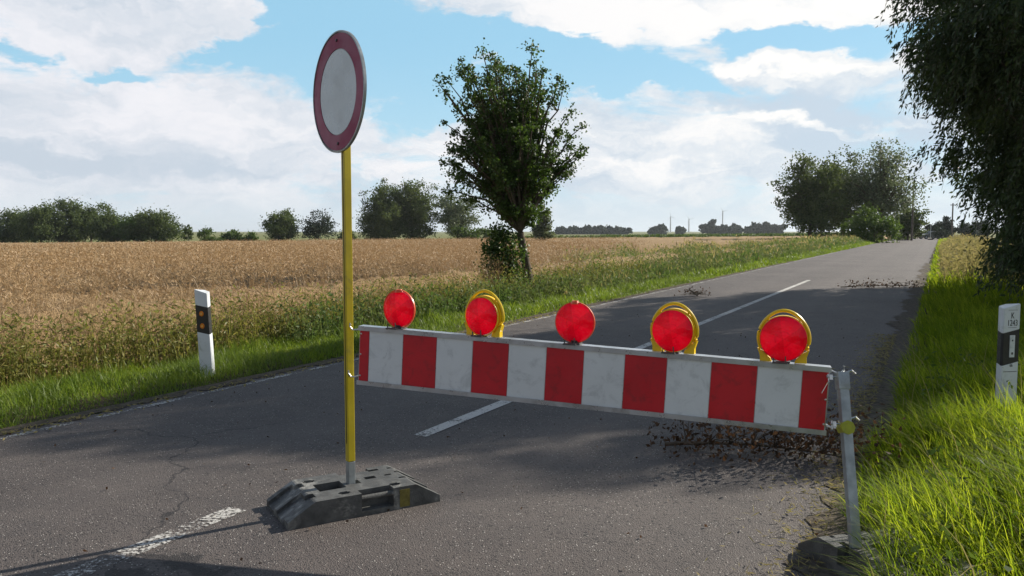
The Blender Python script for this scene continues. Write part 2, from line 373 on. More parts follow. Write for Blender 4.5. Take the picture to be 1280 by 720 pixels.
MT['leaf_bush'] = leaf_mat('bush_leaves', (.05, .095, .02), (.11, .165, .04), .35, (1.2, 1.2, .7), .6, .2)
MT['leaf_far'] = leaf_mat('distant_leaves', (.04, .058, .042), (.07, .09, .06), .15, (1, 1, 1), .8, .1)
MT['dry_leaf'] = leaf_mat('dry_brown_leaves', (.045, .028, .017), (.12, .075, .045), .35, (1, .8, .6), .6, .2)
MT['lichen'] = pmat('white_render', (.6, .6, .58), .8)
MT['car'] = pmat('grey_car_paint', (.10, .105, .11), .3, .3, .05); MT['glass'] = pmat('dark_glass', (.03, .035, .04), .1, 0, .05)
MT['wood'] = pmat('weathered_pole_wood', (.12, .10, .085), .9, 0, .3, 5, .3, 20)
MT['turbine'] = pmat('turbine_grey', (.5, .52, .55), .5)

# ------------------------------------------------------------------ ground, road, markings
def build_ground():
    rr = np.concatenate([[.3], np.linspace(1, 40, 90), np.geomspace(42, 7000, 60)]); nth = 288
    th = np.linspace(0, 2*math.pi, nth, endpoint=False)
    Rr, Th = np.meshgrid(rr, th, indexing='ij'); x = Rr*np.sin(Th); y = Rr*np.cos(Th)
    z = ground_z(x, y)
    v = np.stack([x, y, z], -1).reshape(-1, 3); v = np.vstack([v, [0, 0, -.03]])
    i = np.arange(len(rr)-1)[:, None]*nth; j = np.arange(nth)[None, :]; j2 = (j+1) % nth
    q = np.stack([i+j, i+nth+j, i+nth+j2, i+j2], -1).reshape(-1, 4)
    o = qmesh('ground', v, q, MT['ground'], smooth=True); tag(o, kind='structure')
build_ground()
def strip(name, ss, ta, tb, z, m, kind='structure', jag=0, nt_=6, thick=0):
    ss = np.asarray(ss, float); k = len(ss)
    ta = np.broadcast_to(ta, k) + (rng.normal(0, jag, k) if jag else 0); tb = np.broadcast_to(tb, k) + (rng.normal(0, jag, k) if jag else 0)
    u = np.linspace(0, 1, nt_+1)[None, :]; T = ta[:, None]*(1-u)+tb[:, None]*u; S = np.broadcast_to(ss[:, None], T.shape)
    bend = np.where(S > 150, (S-150)**2*.004, 0)           # the road swings to the right in the distance
    x, y = road_xy(S, T+bend); Z = np.full(T.shape, float(z))
    v = np.stack([x, y, Z], -1); i = np.arange(k-1)[:, None]*(nt_+1); j = np.arange(nt_)[None, :]
    q = np.stack([i+j, i+j+1, i+nt_+2+j, i+nt_+1+j], -1).reshape(-1, 4)[:, ::-1]
    o = qmesh(name, v, q, m); tag(o, kind=kind); return o
ss = np.concatenate([np.arange(-15, 40, .12), np.linspace(40, 210, 120)])
strip('road', ss, T_L, TRs(ss), 0, MT['asphalt'], jag=.028)
strip('edge_line', np.arange(-10, 60, .25), T_L+.12, T_L+.19, .004, MT['paint2'], nt_=1)
strip('centre_line', np.arange(-3.3, 2.95, .1), T_C-.06, T_C+.06, .004, MT['paint2'], nt_=1)
strip('centre_line', np.arange(4.55, 24.6, .2), T_C-.055, T_C+.055, .004, MT['paint'], nt_=1)

# ------------------------------------------------------------------ vegetation kit
def blades(base, h, wd, az_, lean, segs=4, dr=.35):
    base = np.asarray(base, float); n = len(base); u = np.linspace(0, 1, segs+1)
    d = np.stack([np.sin(az_), np.cos(az_), np.zeros(n)], -1)
    wa = az_ + math.pi/2 + rng.normal(0, .6, n); wv_ = np.stack([np.sin(wa), np.cos(wa), np.zeros(n)], -1)
    ctr = base[:, None, :] + d[:, None, :]*(lean*h)[:, None, None]*(u**2)[None, :, None]
    ctr[:, :, 2] += h[:, None]*(u[None, :] - dr*(lean[:, None])*u[None, :]**2.5)
    prof = np.clip(1-u**1.8, .06, 1)
    off = wv_[:, None, :]*(wd[:, None]*prof[None, :])[:, :, None]*.5
    v = np.stack([ctr-off, ctr+off], 2).reshape(-1, 3)
    b = (np.arange(n)*(segs+1)*2)[:, None]; k = (np.arange(segs)*2)[None, :]
    q = np.stack([b+k, b+k+1, b+k+3, b+k+2], -1).reshape(-1, 4)
    return v, q
def leaves(c, ln, wd, dirv=None, flat=0, fold=.15):
    """diamond leaves at centres c; dirv = preferred long direction"""
    n = len(c); a = rng.normal(size=(n, 3)) if dirv is None else dirv + rng.normal(0, .35, (n, 3))
    a /= np.linalg.norm(a, axis=1, keepdims=True)
    b = np.cross(a, rng.normal(size=(n, 3)) + np.array([0, 0, flat*3.])); b /= np.linalg.norm(b, axis=1, keepdims=True)
    nn = np.cross(a, b); ln = np.broadcast_to(ln, n)[:, None]*rng.uniform(.7, 1.3, (n, 1)); wd = np.broadcast_to(wd, n)[:, None]*rng.uniform(.7, 1.3, (n, 1))
    v = np.stack([c-a*ln/2, c+b*wd/2+nn*wd*fold-a*ln*.08, c+a*ln/2, c-b*wd/2+nn*wd*fold-a*ln*.08], 1).reshape(-1, 3)
    return v, np.arange(4*n).reshape(-1, 4)
def tube_np(pts, rad, n=6):
    pts = np.asarray(pts, float); k = len(pts); d = np.gradient(pts, axis=0); d /= np.linalg.norm(d, axis=1, keepdims=True)+1e-9
    a = np.cross(d, [.3, .2, 1.]); bad = np.linalg.norm(a, axis=1) < .1; a[bad] = np.cross(d[bad], [1, 0, 0]); a /= np.linalg.norm(a, axis=1, keepdims=True); b = np.cross(d, a)
    th = np.linspace(0, 2*math.pi, n, endpoint=False); rad = np.asarray(rad, float)
    v = pts[:, None, :] + (a[:, None, :]*np.cos(th)[None, :, None]+b[:, None, :]*np.sin(th)[None, :, None])*rad[:, None, None]
    i = (np.arange(k-1)*n)[:, None]; j = np.arange(n)[None, :]; j2 = (j+1) % n
    return v.reshape(-1, 3), np.stack([i+j, i+j2, i+n+j2, i+n+j], -1).reshape(-1, 4)
def bez(p0, p1, p2, k=7):
    u = np.linspace(0, 1, k)[:, None]; return (1-u)**2*p0+2*u*(1-u)*p1+u**2*p2
def revolve_points(prof, n, cx=0, cy=0, shell=.55, sy=1.0):
    """points inside a crown given by [(z, centre_dx, radius)]"""
    pr = np.array(prof, float); zs = rng.uniform(pr[0, 0], pr[-1, 0], n*6)
    r = np.interp(zs, pr[:, 0], pr[:, 2]); keep = rng.uniform(0, pr[:, 2].max()**2, n*6) < r**2; zs, r = zs[keep][:n], r[keep][:n]
    dx = np.interp(zs, pr[:, 0], pr[:, 1]); a = rng.uniform(0, 2*math.pi, len(zs)); u = rng.uniform(0, 1, len(zs))**shell
    lump = 1+.16*np.sin(3*a+zs*2.1)+.12*np.sin(5*a-zs*3.3)
    return np.stack([cx+dx+r*u*lump*np.cos(a), cy+r*u*lump*np.sin(a)*sy, zs], -1)
def make_tree(name, base, fork, prof, label, cat='tree', group=None, tips=90, per=60, spread=.28, ls=.07, lw=.045, trunk_r=.09, mat='leaf_dark', shell=.55, droop=0, limb_tubes=True, dirv=None, twigs=2, sy=1.0, trunks=None, rise=.5, along=0, split=False):
    base = np.array(base, float); fork = np.array(fork, float)
    root = thing(name, tuple(base), label, cat, group)
    T = Acc(); f = fork
    for (b_, r_) in (trunks or [(base, trunk_r)]):
        b_ = np.array(b_, float); mid = (b_+f)/2 + np.array([rng.normal(0, .04), rng.normal(0, .04), 0])*np.linalg.norm(f-b_)
        pts = bez(b_-[0, 0, .1], mid, f, 9); rr = np.linspace(r_*1.15, r_*.72, 9); rr[0] *= 1.35; T.add(*tube_np(pts, rr, 10))
    tp = revolve_points(prof, tips, f[0], f[1], shell, sy)
    if split:
        hh = (tp[:, 2]-f[2])/(max(p[0] for p in prof)-f[2]); tp[:, 2] -= .6*np.exp(-((tp[:, 0]-f[0]+.15)/.28)**2)*np.clip(hh, 0, 1)**3
        ou = rng.uniform(0, 1, len(tp)) < .14; tp[ou, :2] = f[:2]+(tp[ou, :2]-f[:2])*rng.uniform(1.03, 1.14, (ou.sum(), 1))
    allt = []; AL = []
    top = max(p[0] for p in prof)
    for p in tp:
        dist = np.linalg.norm(p-f); ctrl = f + (p-f)*.45 + np.array([0, 0, rise*dist*.25 if p[2] > f[2] else .1])
        pts = bez(f + (p-f)*0, ctrl, p, 7); r0 = trunk_r*.42*min(1, dist/(.6*(top-f[2])+.01)); pts[1:-1] += rng.normal(0, dist*.012, (5, 3))
        if limb_tubes: T.add(*tube_np(pts, np.linspace(r0, r0*.12+.002, 7), 5))
        allt.append(p)
        for q_ in range(along):
            uu = rng.uniform(.45, 1); i0 = min(5, int(uu*6)); AL.append(pts[i0]*(1-(uu*6-i0))+pts[i0+1]*(uu*6-i0)+rng.normal(0, spread*.5, 3))
        for _ in range(twigs):
            k = rng.integers(3, 6); e = pts[k] + rng.normal(0, spread*1.5, 3); e[2] += spread*.4
            if limb_tubes: T.add(*tube_np(bez(pts[k], (pts[k]+e)/2+[0, 0, spread*.3], e, 4), np.linspace(r0*.3, .002, 4), 4))
            allt.append(e)
    allt = np.array(allt)
    if along: allt = np.concatenate([allt, np.array(AL)])
    c = np.repeat(allt, per, 0); c = c + rng.normal(0, 1, c.shape)*np.array([spread, spread, spread*.75])*np.repeat(rng.uniform(.5, 1.35, len(allt)), per)[:, None]
    lo = prof[0][0]-spread
    c[:, 2] = np.where(c[:, 2] < lo, lo+rng.uniform(0, spread, len(c)), c[:, 2])
    A = Acc().add(*leaves(c, ls, lw, dirv))
    T.out('trunk', MT['bark'], root, base, smooth=True); A.out('crown', MT[mat], root, base)
    return root

# --- the young tree on the left verge
tb = spot(667, 17.9, ground_z(.4, 17.9)); Yt = 17.9
def zz(py): return spot(640, Yt, None, py).z
def prof_px(rows, cx):
    return [(zz(y), ((a+b)/2-cx)/1000*Yt, (b-a)/2/1000*Yt) for (y, a, b) in rows]
fork = spot(650, Yt, None, 290); fork = (fork.x, fork.y, fork.z)
PR = prof_px([(280, 616, 670), (266, 594, 688), (248, 572, 704), (226, 556, 716), (195, 550, 722), (170, 546, 724), (140, 550, 714), (112, 552, 706), (88, 560, 698), (72, 568, 688), (58, 580, 672)], 650)
make_tree('young_maple_tree', tb, fork, PR, 'young dark green broadleaf tree with a leaning trunk on the left verge', tips=230, per=30, spread=.075, ls=.068, lw=.047, trunk_r=.11, twigs=2, shell=.45, rise=.9, along=4, split=True)
# leafy top shoots and the shrub hugging its trunk
def make_bush(name, c, rx, ry, h, label, n=2500, ls=.06, lw=.04, mat='leaf_bush', stems=14, cat='shrub', group=None, lumps=22, spread=.22, z0=None):
    c = Vector(c); root = thing(name, c, label, cat, group); T = Acc(); z0 = .0 if z0 is None else z0
    tips = []
    for k in range(lumps):
        a = rng.uniform(0, 2*math.pi); u = rng.uniform(0, 1)**.5; zf = rng.uniform(.12, 1); wr = math.sqrt(max(.12, 1-(zf*.92-.25)**2/.75))
        tips.append([rx*u*wr*math.cos(a), ry*u*wr*math.sin(a), z0+h*zf*(1-.25*u)])
    tips = np.array(tips)
    for p in tips[:stems]:
        b_ = np.array([rng.normal(0, rx*.12), rng.normal(0, ry*.12), -.05]); T.add(*tube_np(bez(b_, b_*.5+p*.5+[0, 0, h*.12], p, 6), np.linspace(.012+.012*h, .004, 6), 5))
    n = int(n*1.6); cc = np.repeat(tips, n//lumps, 0)+rng.normal(0, 1, (n//lumps*lumps, 3))*[spread, spread, spread*.8]
    cc[:, 2] = np.abs(cc[:, 2]-.02)+.02
    T.out('stem', MT['bark'], root, smooth=True); Acc().add(*leaves(cc, ls, lw)).out('foliage', MT[mat], root)
    return root
b1 = spot(629, 17.6, ground_z(0, 17.6)); make_bush('shrub', b1, .40, .34, 1.8, 'dark leafy shrub hugging the foot of the leaning tree', 3600, .07, .05, 'leaf_dark', 12, spread=.13, lumps=34)

# --- the two big hanging trees on the right verge
def weeping(name, base, prof, label, strands, top, trunk_r=.22, seed=1, ll=.115, lw=.036, per=18):
    base = np.array(base, float); root = thing(name, tuple(base), label, 'tree', 'weeping trees on the right verge'); T = Acc()
    f = base+[0, 0, 1.7]
    T.add(*tube_np(bez(base-[0, 0, .2], base+[.1, 0, .8], f, 8), np.linspace(trunk_r*1.3, trunk_r*.85, 8), 12))
    hubs = revolve_points([(max(p[0], 2.2), p[1], p[2]*.8) for p in prof if p[0] > 2.0], 70, base[0], base[1], .6)
    for p in hubs:
        d = np.linalg.norm(p-f); T.add(*tube_np(bez(f, f+(p-f)*.4+[0, 0, d*.35], p, 8)+np.vstack([[0]*3, rng.normal(0, d*.01, (6, 3)), [0]*3]), np.linspace(trunk_r*.35, .008, 8), 6))
    st = revolve_points(prof, strands, base[0], base[1], .42)
    cl_ = revolve_points(prof, max(60, strands//55), base[0], base[1], .35); m_ = int(len(st)*.62)
    st[:m_] = cl_[rng.integers(0, len(cl_), m_)]+rng.normal(0, 1, (m_, 3))*[.24, .24, .17]
    out = st-base; out[:, 2] = 0; out /= np.linalg.norm(out, axis=1, keepdims=True)+.01
    ln = rng.uniform(.3, .8, len(st)); C = []; D = []
    u = np.linspace(0, 1, per)
    ctr = st[:, None, :] + out[:, None, :]*(ln*.45)[:, None, None]*np.sqrt(u)[None, :, None]
    ctr[:, :, 2] += ln[:, None]*(.12*np.sin(u*2.2)[None, :]-u[None, :]**1.5*.95)
    side = rng.normal(0, 1, ctr.shape)*.035
    c = (ctr+side).reshape(-1, 3); c[:, 2] = np.maximum(c[:, 2], .05+rng.uniform(0, .4, len(c)))
    dv = np.broadcast_to(out[:, None, :]*.45, ctr.shape).reshape(-1, 3)+np.array([0, 0, -.8])+side.reshape(-1, 3)*9
    A = Acc().add(*leaves(c, ll, lw, dv))
    S = Acc(); idx = np.linspace(0, per-1, 4).astype(int); sp = ctr[:, idx]
    wv_ = rng.normal(0, 1, (len(st), 1, 3)); wv_[..., 2] = 0; wv_ /= np.linalg.norm(wv_, axis=-1, keepdims=True)
    vv = np.stack([sp-wv_*.002, sp+wv_*.002], 2).reshape(-1, 3); b_ = (np.arange(len(st))*8)[:, None]; k = (np.arange(3)*2)[None, :]
    S.add(vv, np.stack([b_+k, b_+k+1, b_+k+3, b_+k+2], -1))
    T.out('trunk', MT['bark'], root, base, smooth=True); A.out('crown', MT['leaf_willow'], root, base); S.out('twigs', MT['bark'], root, base)
    return root
weeping('weeping_tree', (9.9, 14.2, ground_z(9.9, 14.2)), [(.9, .1, 1.2), (1.8, .1, 1.3), (2.8, .1, 1.35), (3.3, .1, 1.55), (3.8, 0, 2.0), (4.2, 0, 2.3), (4.8, 0, 2.5), (5.5, 0, 2.4), (6.6, 0, 2.3), (7.7, 0, 1.6), (8.3, 0, .7)],
        'big dark tree with hanging leaves filling the upper right corner', 8500, 9.3)
weeping('weeping_tree', (14.0, 20.8, ground_z(14.0, 20.8)), [(.6, .3, 1.3), (2.2, .3, 1.6), (3.2, .2, 1.9), (4.5, .1, 2.2), (6.5, 0, 2.1), (7.8, 0, .8)],
        'second hanging leaved tree, behind the big one at the right edge', 3800, 7.8, .18, ll=.15, lw=.05, per=16)

weeping('weeping_tree', (13.0, 13.8, ground_z(13.0, 13.8)), [(.3, 0, 1.4), (2.2, 0, 1.8), (4.5, 0, 2.0), (6.4, 0, 1.9), (7.8, 0, 1.5), (8.7, 0, .7)],
        'unseen hanging leaved tree outside the right edge, added to shade the verge', 2500, 8.7, .16, ll=.13, lw=.05, per=14)  # stands out of view to the right, added to shade verge and guide post
weeping('weeping_tree', (15.3, 18.2, ground_z(15.3, 18.2)), [(.2, 0, 2.0), (2.2, 0, 2.4), (4.5, 0, 2.6), (6.2, 0, 1.8), (7.2, 0, .6)],
        'unseen hanging leaved tree farther back, added to shade the ground under the big one', 3200, 7.2, .18, ll=.13, lw=.05, per=14)  # also out of view, put in to block sun coming under the big crown

# --- trees beyond the field
def far_tree(px, wpx, ytop, Y, label, mat='leaf_mid', tips=26, per=60, group='trees beyond the field', name='field_tree', bulge=.5, base_open=.12, limb=True, shell=.5, ybase=None):
    X = (px-640)/1000*Y; g = float(ground_z(X, Y)); top = spot(px, Y, None, ytop).z; h = top-g; r = wpx/2000*Y
    prof = [(g+h*base_open, 0, r*.62), (g+h*.25, 0, r*.86), (g+h*bulge, 0, r), (g+h*.75, 0, r*.82), (g+h*.9, 0, r*.5), (g+h*.97, 0, r*.22)]
    sp = max(r*.13, .25); px_m = Y/1000
    return make_tree(name, (X, Y, g), (X, Y, g+h*.28), prof, label, 'tree', group, tips, per, sp, (.42 if Y < 400 else 1.6)*(Y/200)**.5, (.34 if Y < 400 else 1.3)*(Y/200)**.5, h*.022, mat, shell, limb_tubes=limb, twigs=2, rise=.6, along=2)
belt = [(-12, 50, 266, 205, 'dark tree at the left edge of the picture beyond the field'), (22, 44, 258, 208, 'tree second from the left edge beyond the field'),
        (52, 44, 252, 200, 'round tree left of the tallest one in the left belt'), (85, 48, 250, 206, 'bushy tree just left of the top of the left belt'),
        (115, 46, 246, 210, 'tallest tree at the top of the left belt'), (142, 40, 262, 202, 'lower tree just right of the top of the left belt'),
        (168, 36, 268, 198, 'pale low tree near the right of the left belt'), (196, 46, 264, 196, 'rounded tree closing the right end of the left belt')]
for i, (px, wp, yt, Y, lb) in enumerate(belt):
    far_tree(px, wp*1.35, yt, Y, lb, 'leaf_mid' if i != 6 else 'leaf_bush', tips=36, per=55, base_open=.08)
far_tree(236, 13, 277, 205, 'thin small tree standing alone right of the left belt', tips=8, per=22)
far_tree(350, 52, 259, 200, 'medium round tree, left one of the pair left of the sign pole', tips=34, per=50)
far_tree(399, 52, 261, 204, 'loose open crowned tree, right one of the pair left of the sign pole', tips=26, per=26, mat='leaf_far')
far_tree(478, 62, 232, 192, 'large dark tree just right of the sign pole', tips=60, per=60, base_open=.05)
far_tree(515, 66, 222, 196, 'largest dome shaped tree in the middle of the field edge', tips=70, per=62, base_open=.05)
far_tree(572, 60, 233, 200, 'paler tree between the big dome tree and the young verge tree', 'leaf_silver', tips=44, per=42, base_open=.1)
far_tree(678, 30, 250, 120, 'small loose tree seen just right of the leaning trunk', 'leaf_silver', tips=24, per=36, group=None, base_open=.06)
for px, wp, yt, Y, lb in [(262, 34, 285, 190, 'low bush right of the thin small tree'), (290, 26, 289, 194, 'lowest bush at the right end of the left belt'), (312, 16, 291, 210, 'tiny bush left of the pair of trees'),
                      (435, 22, 288, 195, 'small bush behind the yellow sign pole'), (575, 52, 284, 180, 'light green bush in front of the paler tree'), (608, 30, 282, 185, 'light green bush left of the young tree shrub')]:
    X = (px-640)/1000*Y; g = float(ground_z(X, Y)); h = spot(px, Y, None, yt).z-g
    make_bush('field_bush', (X, Y, g), wp/2000*Y, 2, h, lb, 1400, .42, .32, 'leaf_bush', 6, 'bush', 'bushes along the field edge', 14, .5)

# --- tree group where the road ends on the left
def group_tree(px, wpx, ytop, Y, fork_py, label, mat, tips, per, **kw):
    return far_tree(px, wpx, ytop, Y, label, mat, tips, int(per*.62), group='roadside trees at the far end', name='roadside_tree', **kw)
group_tree(1012, 78, 180, 112, 280, 'dark spreading tree, left one of the far roadside group', 'leaf_mid', 90, 75, bulge=.45, base_open=.03)
group_tree(1052, 70, 176, 118, 280, 'dark middle tree of the far roadside group', 'leaf_mid', 60, 60, bulge=.6, base_open=.1)
group_tree(1100, 92, 172, 114, 280, 'pale airy tree with long limbs in the far roadside group', 'leaf_silver', 80, 42, bulge=.62, base_open=.2, shell=.4)
group_tree(1134, 40, 248, 128, 280, 'small dark tree at the right end of the far roadside group', 'leaf_mid', 34, 50, bulge=.55, base_open=.03)
make_bush('roadside_bush', (spot(1088, 100, -.2).x, 100, -.2), 3.4, 2.5, 4.2, 'light green rounded bush under the pale airy tree', 3600, .30, .22, 'leaf_bush', 10, 'bush', None, 30, .55)
for px, wp, yt, Y, lb in [(1165, 24, 277, 190, 'dark low tree above the grey car'), (1184, 20, 271, 200, 'dark low tree in front of the right utility pole'), (1205, 28, 277, 195, 'dark low tree just left of the hanging leaves'), (1226, 28, 275, 210, 'dark low tree showing beside the hanging leaves')]:
    far_tree(px, wp, yt, Y, lb, 'leaf_far', 16, 50, group='low trees behind the end of the road', base_open=.0, limb=False)
# --- far tree clumps on the horizon
far = [(702, 16, 283), (716, 18, 282), (732, 18, 281), (748, 20, 281.5), (764, 14, 283), (776, 16, 282.5), (821, 20, 279), (849, 11, 282), (886, 19, 277.5), (903, 14, 278.5), (917, 18, 278), (941, 22, 277.5), (959, 12, 277), (971, 16, 276)]
names = ['leftmost', 'second', 'third', 'fourth', 'fifth', 'sixth', 'seventh', 'eighth', 'ninth', 'tenth', 'eleventh', 'twelfth', 'thirteenth', 'last']
for i, (px, wp, yt) in enumerate(far):
    far_tree(px, wp*1.15, yt+1.8, 900, f'{names[i]} from the left of the small dark trees along the far horizon', 'leaf_far', 14, 45, 'dark trees on the horizon', 'distant_tree', base_open=0, limb=False)
for (px, yt) in ((838, 271), (861, 274), (903, 264)):
    Y = 2600; b_ = spot(px, Y, -2.2); hub = spot(px, Y, None, yt)
    r = thing('wind_turbine', b_, {838: 'faint wind turbine, left of three on the horizon', 861: 'faintest wind turbine, middle of three on the horizon', 903: 'clearest wind turbine, right one of three on the horizon'}[px], 'wind turbine', 'wind turbines on the horizon')
    hz = hub.z+2.2
    B().tube([(0, 0, 0), (0, 0, hz)], [2.6, 1.6], 8).out('tower', MT['turbine'], r)
    B().box((0, 0, hz), (2, 7, 2)).out('nacelle', MT['turbine'], r)
    a0 = rng.uniform(0, 2)
    for k in range(3):
        a = a0+k*2.094; B().tube([(0, -4, hz), (math.cos(a)*17, -4, hz+math.sin(a)*17)], [.7, .15], 5).out('blade', MT['turbine'], r)

# --- crop field
def build_crop():
    tl = np.concatenate([8.05+np.arange(0, 8, .14), np.geomspace(16.1, 300, 110)]); sl = np.concatenate([np.arange(-30, 45, .22), np.geomspace(45.3, 420, 110)])
    Tt, Ss = np.meshgrid(-tl, sl, indexing='ij'); x, y = road_xy(Ss, Tt)
    z = ground_z(x, y)+.80 + .05*np.sin(x*1.7+y*.6)*np.sin(y*1.3) + rng.normal(0, .035, x.shape)
    z = z-np.where(np.abs((Tt+30) % 24-12) > 11.75, .25, 0)
    z[0] = ground_z(x[0], y[0])-.05; z[1] = ground_z(x[1], y[1])+.35+rng.normal(0, .06, x[1].shape); z[2] -= .2; 
    n2 = len(sl); v = np.stack([x, y, z], -1).reshape(-1, 3)
    i = np.arange(len(tl)-1)[:, None]*n2; j = np.arange(n2-1)[None, :]
    q = np.stack([i+j, i+j+1, i+n2+j+1, i+n2+j], -1).reshape(-1, 4)
    yy = v[:, 1][q].max(1); xx = v[:, 0][q]; keep = (yy < 186) & (xx.min(1) > -260)
    # the last row of the field steps down to the earth
    o = qmesh('crop_field', v, q[keep], MT['crop'], smooth=False)
    tag(o, 'ripe tan rape crop covering the wide field', 'crop', kind='stuff')
    # plants standing out of the canopy
    A = Acc()
    def plants(s0, s1, t0, t1, n, hm, wd, nb, pods, low=.0):
        s = rng.uniform(s0, s1, n); t = rng.uniform(t0, t1, n); x, y = road_xy(s, t); g = ground_z(x, y)
        base = np.stack([x, y, g+low], -1); h = (hm*rng.uniform(.82, 1.12, n)-low)
        a = rng.uniform(0, 6.28, n); ln_ = rng.uniform(.02, .2, n)
        A.add(*blades(base, h, np.full(n, wd), a, ln_, 2))
        k = nb
        bb = np.repeat(base, k, 0); hh = np.repeat(h, k); f = rng.uniform(.35, .85, n*k); aa = rng.uniform(0, 6.28, n*k)
        bb[:, 2] += hh*f; A.add(*blades(bb, hh*rng.uniform(.2, .38, n*k), np.full(n*k, wd*.8), aa, rng.uniform(.3, .9, n*k), 2))
        c = np.repeat(bb, pods, 0); m = len(c); c = c+np.stack([np.sin(np.repeat(aa, pods)), np.cos(np.repeat(aa, pods)), np.full(m, 1.2)], -1)*(rng.uniform(.02, .26, m)*hm)[:, None]+rng.normal(0, .02+wd, (m, 3))
        dv = np.stack([np.sin(rng.uniform(0, 6.28, m)), np.cos(rng.uniform(0, 6.28, m)), rng.uniform(.2, 1.2, m)], -1)
        A.add(*leaves(c, .06+wd*2, wd*1.1, dv))
    plants(-3, 20, -9.4, -8.0, 1500, .98, .006, 5, 4)
    plants(-3, 26, -14, -9.2, 3200, 1.0, .008, 4, 4, .45)
    plants(-4, 45, -24, -14, 7000, 1.0, .013, 3, 3, .6)
    plants(-6, 75, -45, -24, 11000, 1.0, .026, 2, 2, .65)
    plants(0, 140, -110, -45, 15000, 1.02, .055, 1, 1, .7)
    o = A.out('crop_stalks', MT['stalk']); tag(o, 'dry tan stalks and pods standing out of the ripe crop', 'crop', kind='stuff')
    A2 = Acc(); n = 5200
    s = rng.uniform(-3, 24, n); t = -7.75-np.abs(rng.normal(0, .35, n)); x, y = road_xy(s, t); base = np.stack([x, y, ground_z(x, y)], -1); h = rng.uniform(.35, .9, n)
    A2.add(*blades(base, h, np.full(n, .008), rng.uniform(0, 6.28, n), rng.uniform(.1, .6, n), 3))
    k = 8; c = np.repeat(base, k, 0); c[:, 2] += np.repeat(h, k)*rng.uniform(.15, .95, n*k); c += rng.normal(0, .05, c.shape)
    A2.add(*leaves(c, .07, .018))
    o = A2.out('field_edge_plants', MT['stalk_green']); tag(o, 'green and straw coloured plants leaning out along the crop edge', 'plants', kind='stuff')
build_crop()

# --- grasses and weeds of the verges
def scatter(s0, s1, t0, t1, n, power=1.0):
    s = s0+(s1-s0)*rng.uniform(0, 1, n)**power; t = rng.uniform(t0, t1, n); x, y = road_xy(s, t+(TRs(s)-T_R if t0 > -1 else 0)); return s, t, np.stack([x, y, ground_z(x, y)-.01], -1)
A = Acc()
for (s0, s1, n, hh, wd) in ((1.0, 10, 26000, .15, .008), (10, 25, 20000, .18, .013), (25, 60, 14000, .22, .03), (60, 140, 9000, .3, .07)):
    s, t, b_ = scatter(s0, s1, -7.9, T_L-.0, n); hs = hh*rng.uniform(.5, 1.3, n)*np.interp(-t, [5.8, 6.2, 7.9], [.55, 1.1, 1.6])*(.75+.4*np.sin(s*1.9)*np.sin(t*4+s))
    A.add(*blades(b_, hs, np.full(n, wd), rng.uniform(0, 6.28, n), rng.uniform(.2, 1.1, n), 3))
tag(A.out('verge_grass', MT['short_grass']), 'short bright green grass strip along the left road edge', 'grass', kind='stuff')
A = Acc(); P_ = Acc()
for (s0, s1, n, wd) in ((16, 30, 9000, .016), (30, 60, 12000, .03), (60, 150, 12000, .075)):
    s, t, b_ = scatter(s0, s1, -10.8, -7.0, n)
    hs = rng.uniform(.4, 1.25, n)*np.interp(-t, [7.0, 8.0, 10.8], [.45, .95, 1.1])*np.interp(s, [16, 24], [.55, 1])*(.86+.2*np.sin(s*.9+t*2)*np.sin(s*.37)); hs = np.abs(hs)
    b_[:, 2] += np.interp(-t, [7, 9], [0, .12])
    A.add(*blades(b_, hs, np.full(n, wd), rng.uniform(0, 6.28, n), rng.uniform(.05, .6, n), 3))
    k = 3; c = np.repeat(b_, k, 0); c[:, 2] += np.repeat(hs, k)*rng.uniform(.2, .9, n*k); c += rng.normal(0, wd*3, c.shape)*[1, 1, .5]; A.add(*leaves(c, .06+wd*2, .02+wd))
    m = n//9; c = b_[:m]+np.stack([np.zeros(m), np.zeros(m), hs[:m]], -1)+rng.normal(0, .04, (m, 3)); P_.add(*leaves(c, .12+wd*2.5, .02+wd*1.2, np.tile([0, 0, 1.], (m, 1))))
tag(A.out('tall_weeds', MT['weeds']), 'tall grey green weeds and grasses between the left verge and the field', 'weeds', kind='stuff')
tag(P_.out('seed_heads', MT['straw']), 'pale seed heads standing above the tall weeds', 'seed heads', kind='stuff')
A = Acc()     # sparse weeds round the young tree and up to it
s, t, b_ = scatter(8, 18, -8.6, -7.2, 2600); hs = rng.uniform(.2, .7, len(s)); A.add(*blades(b_, hs, np.full(len(s), .012), rng.uniform(0, 6.28, len(s)), rng.uniform(.1, .7, len(s)), 3))
c = np.repeat(b_, 5, 0); c[:, 2] += np.repeat(hs, 5)*rng.uniform(.2, 1, len(c)); c += rng.normal(0, .05, c.shape); A.add(*leaves(c, .07, .03))
tag(A.out('verge_herbs', MT['weeds']), 'leafy herbs at the foot of the crop near the young tree', 'herbs', kind='stuff')
# right verge: long sunlit grass
A = Acc(); 
def right_grass(s0, s1, t0, t1, n, h0, h1, wd, ln0=.2, ln1=.9):
    s, t, b_ = scatter(s0, s1, t0, t1, n); cl = .8+.3*np.sin(s*2.3+t*1.1)*np.sin(t*3.1-s)
    hs = rng.uniform(h0, h1, n)*np.interp(t, [-.35, .1, .6], [.45, .8, 1])*cl
    a = R(262)+rng.normal(0, .75, n)      # bent by the wind, to the left
    A.add(*blades(b_, hs, wd*rng.uniform(.6, 1.3, n), a, rng.uniform(ln0, ln1, n), 5, .45))
right_grass(1.2, 5.8, -.13, 2.6, 26000, .32, .76, .0078)
right_grass(4.05, 5.8, -.3, .2, 2600, .3, .7, .0078)
right_grass(5.5, 10, -.2, 3.4, 17000, .3, .58, .0105)
right_grass(10, 20, -.2, 3.5, 15000, .25, .5, .013)
right_grass(20, 45, -.2, 4, 9000, .3, .6, .03)
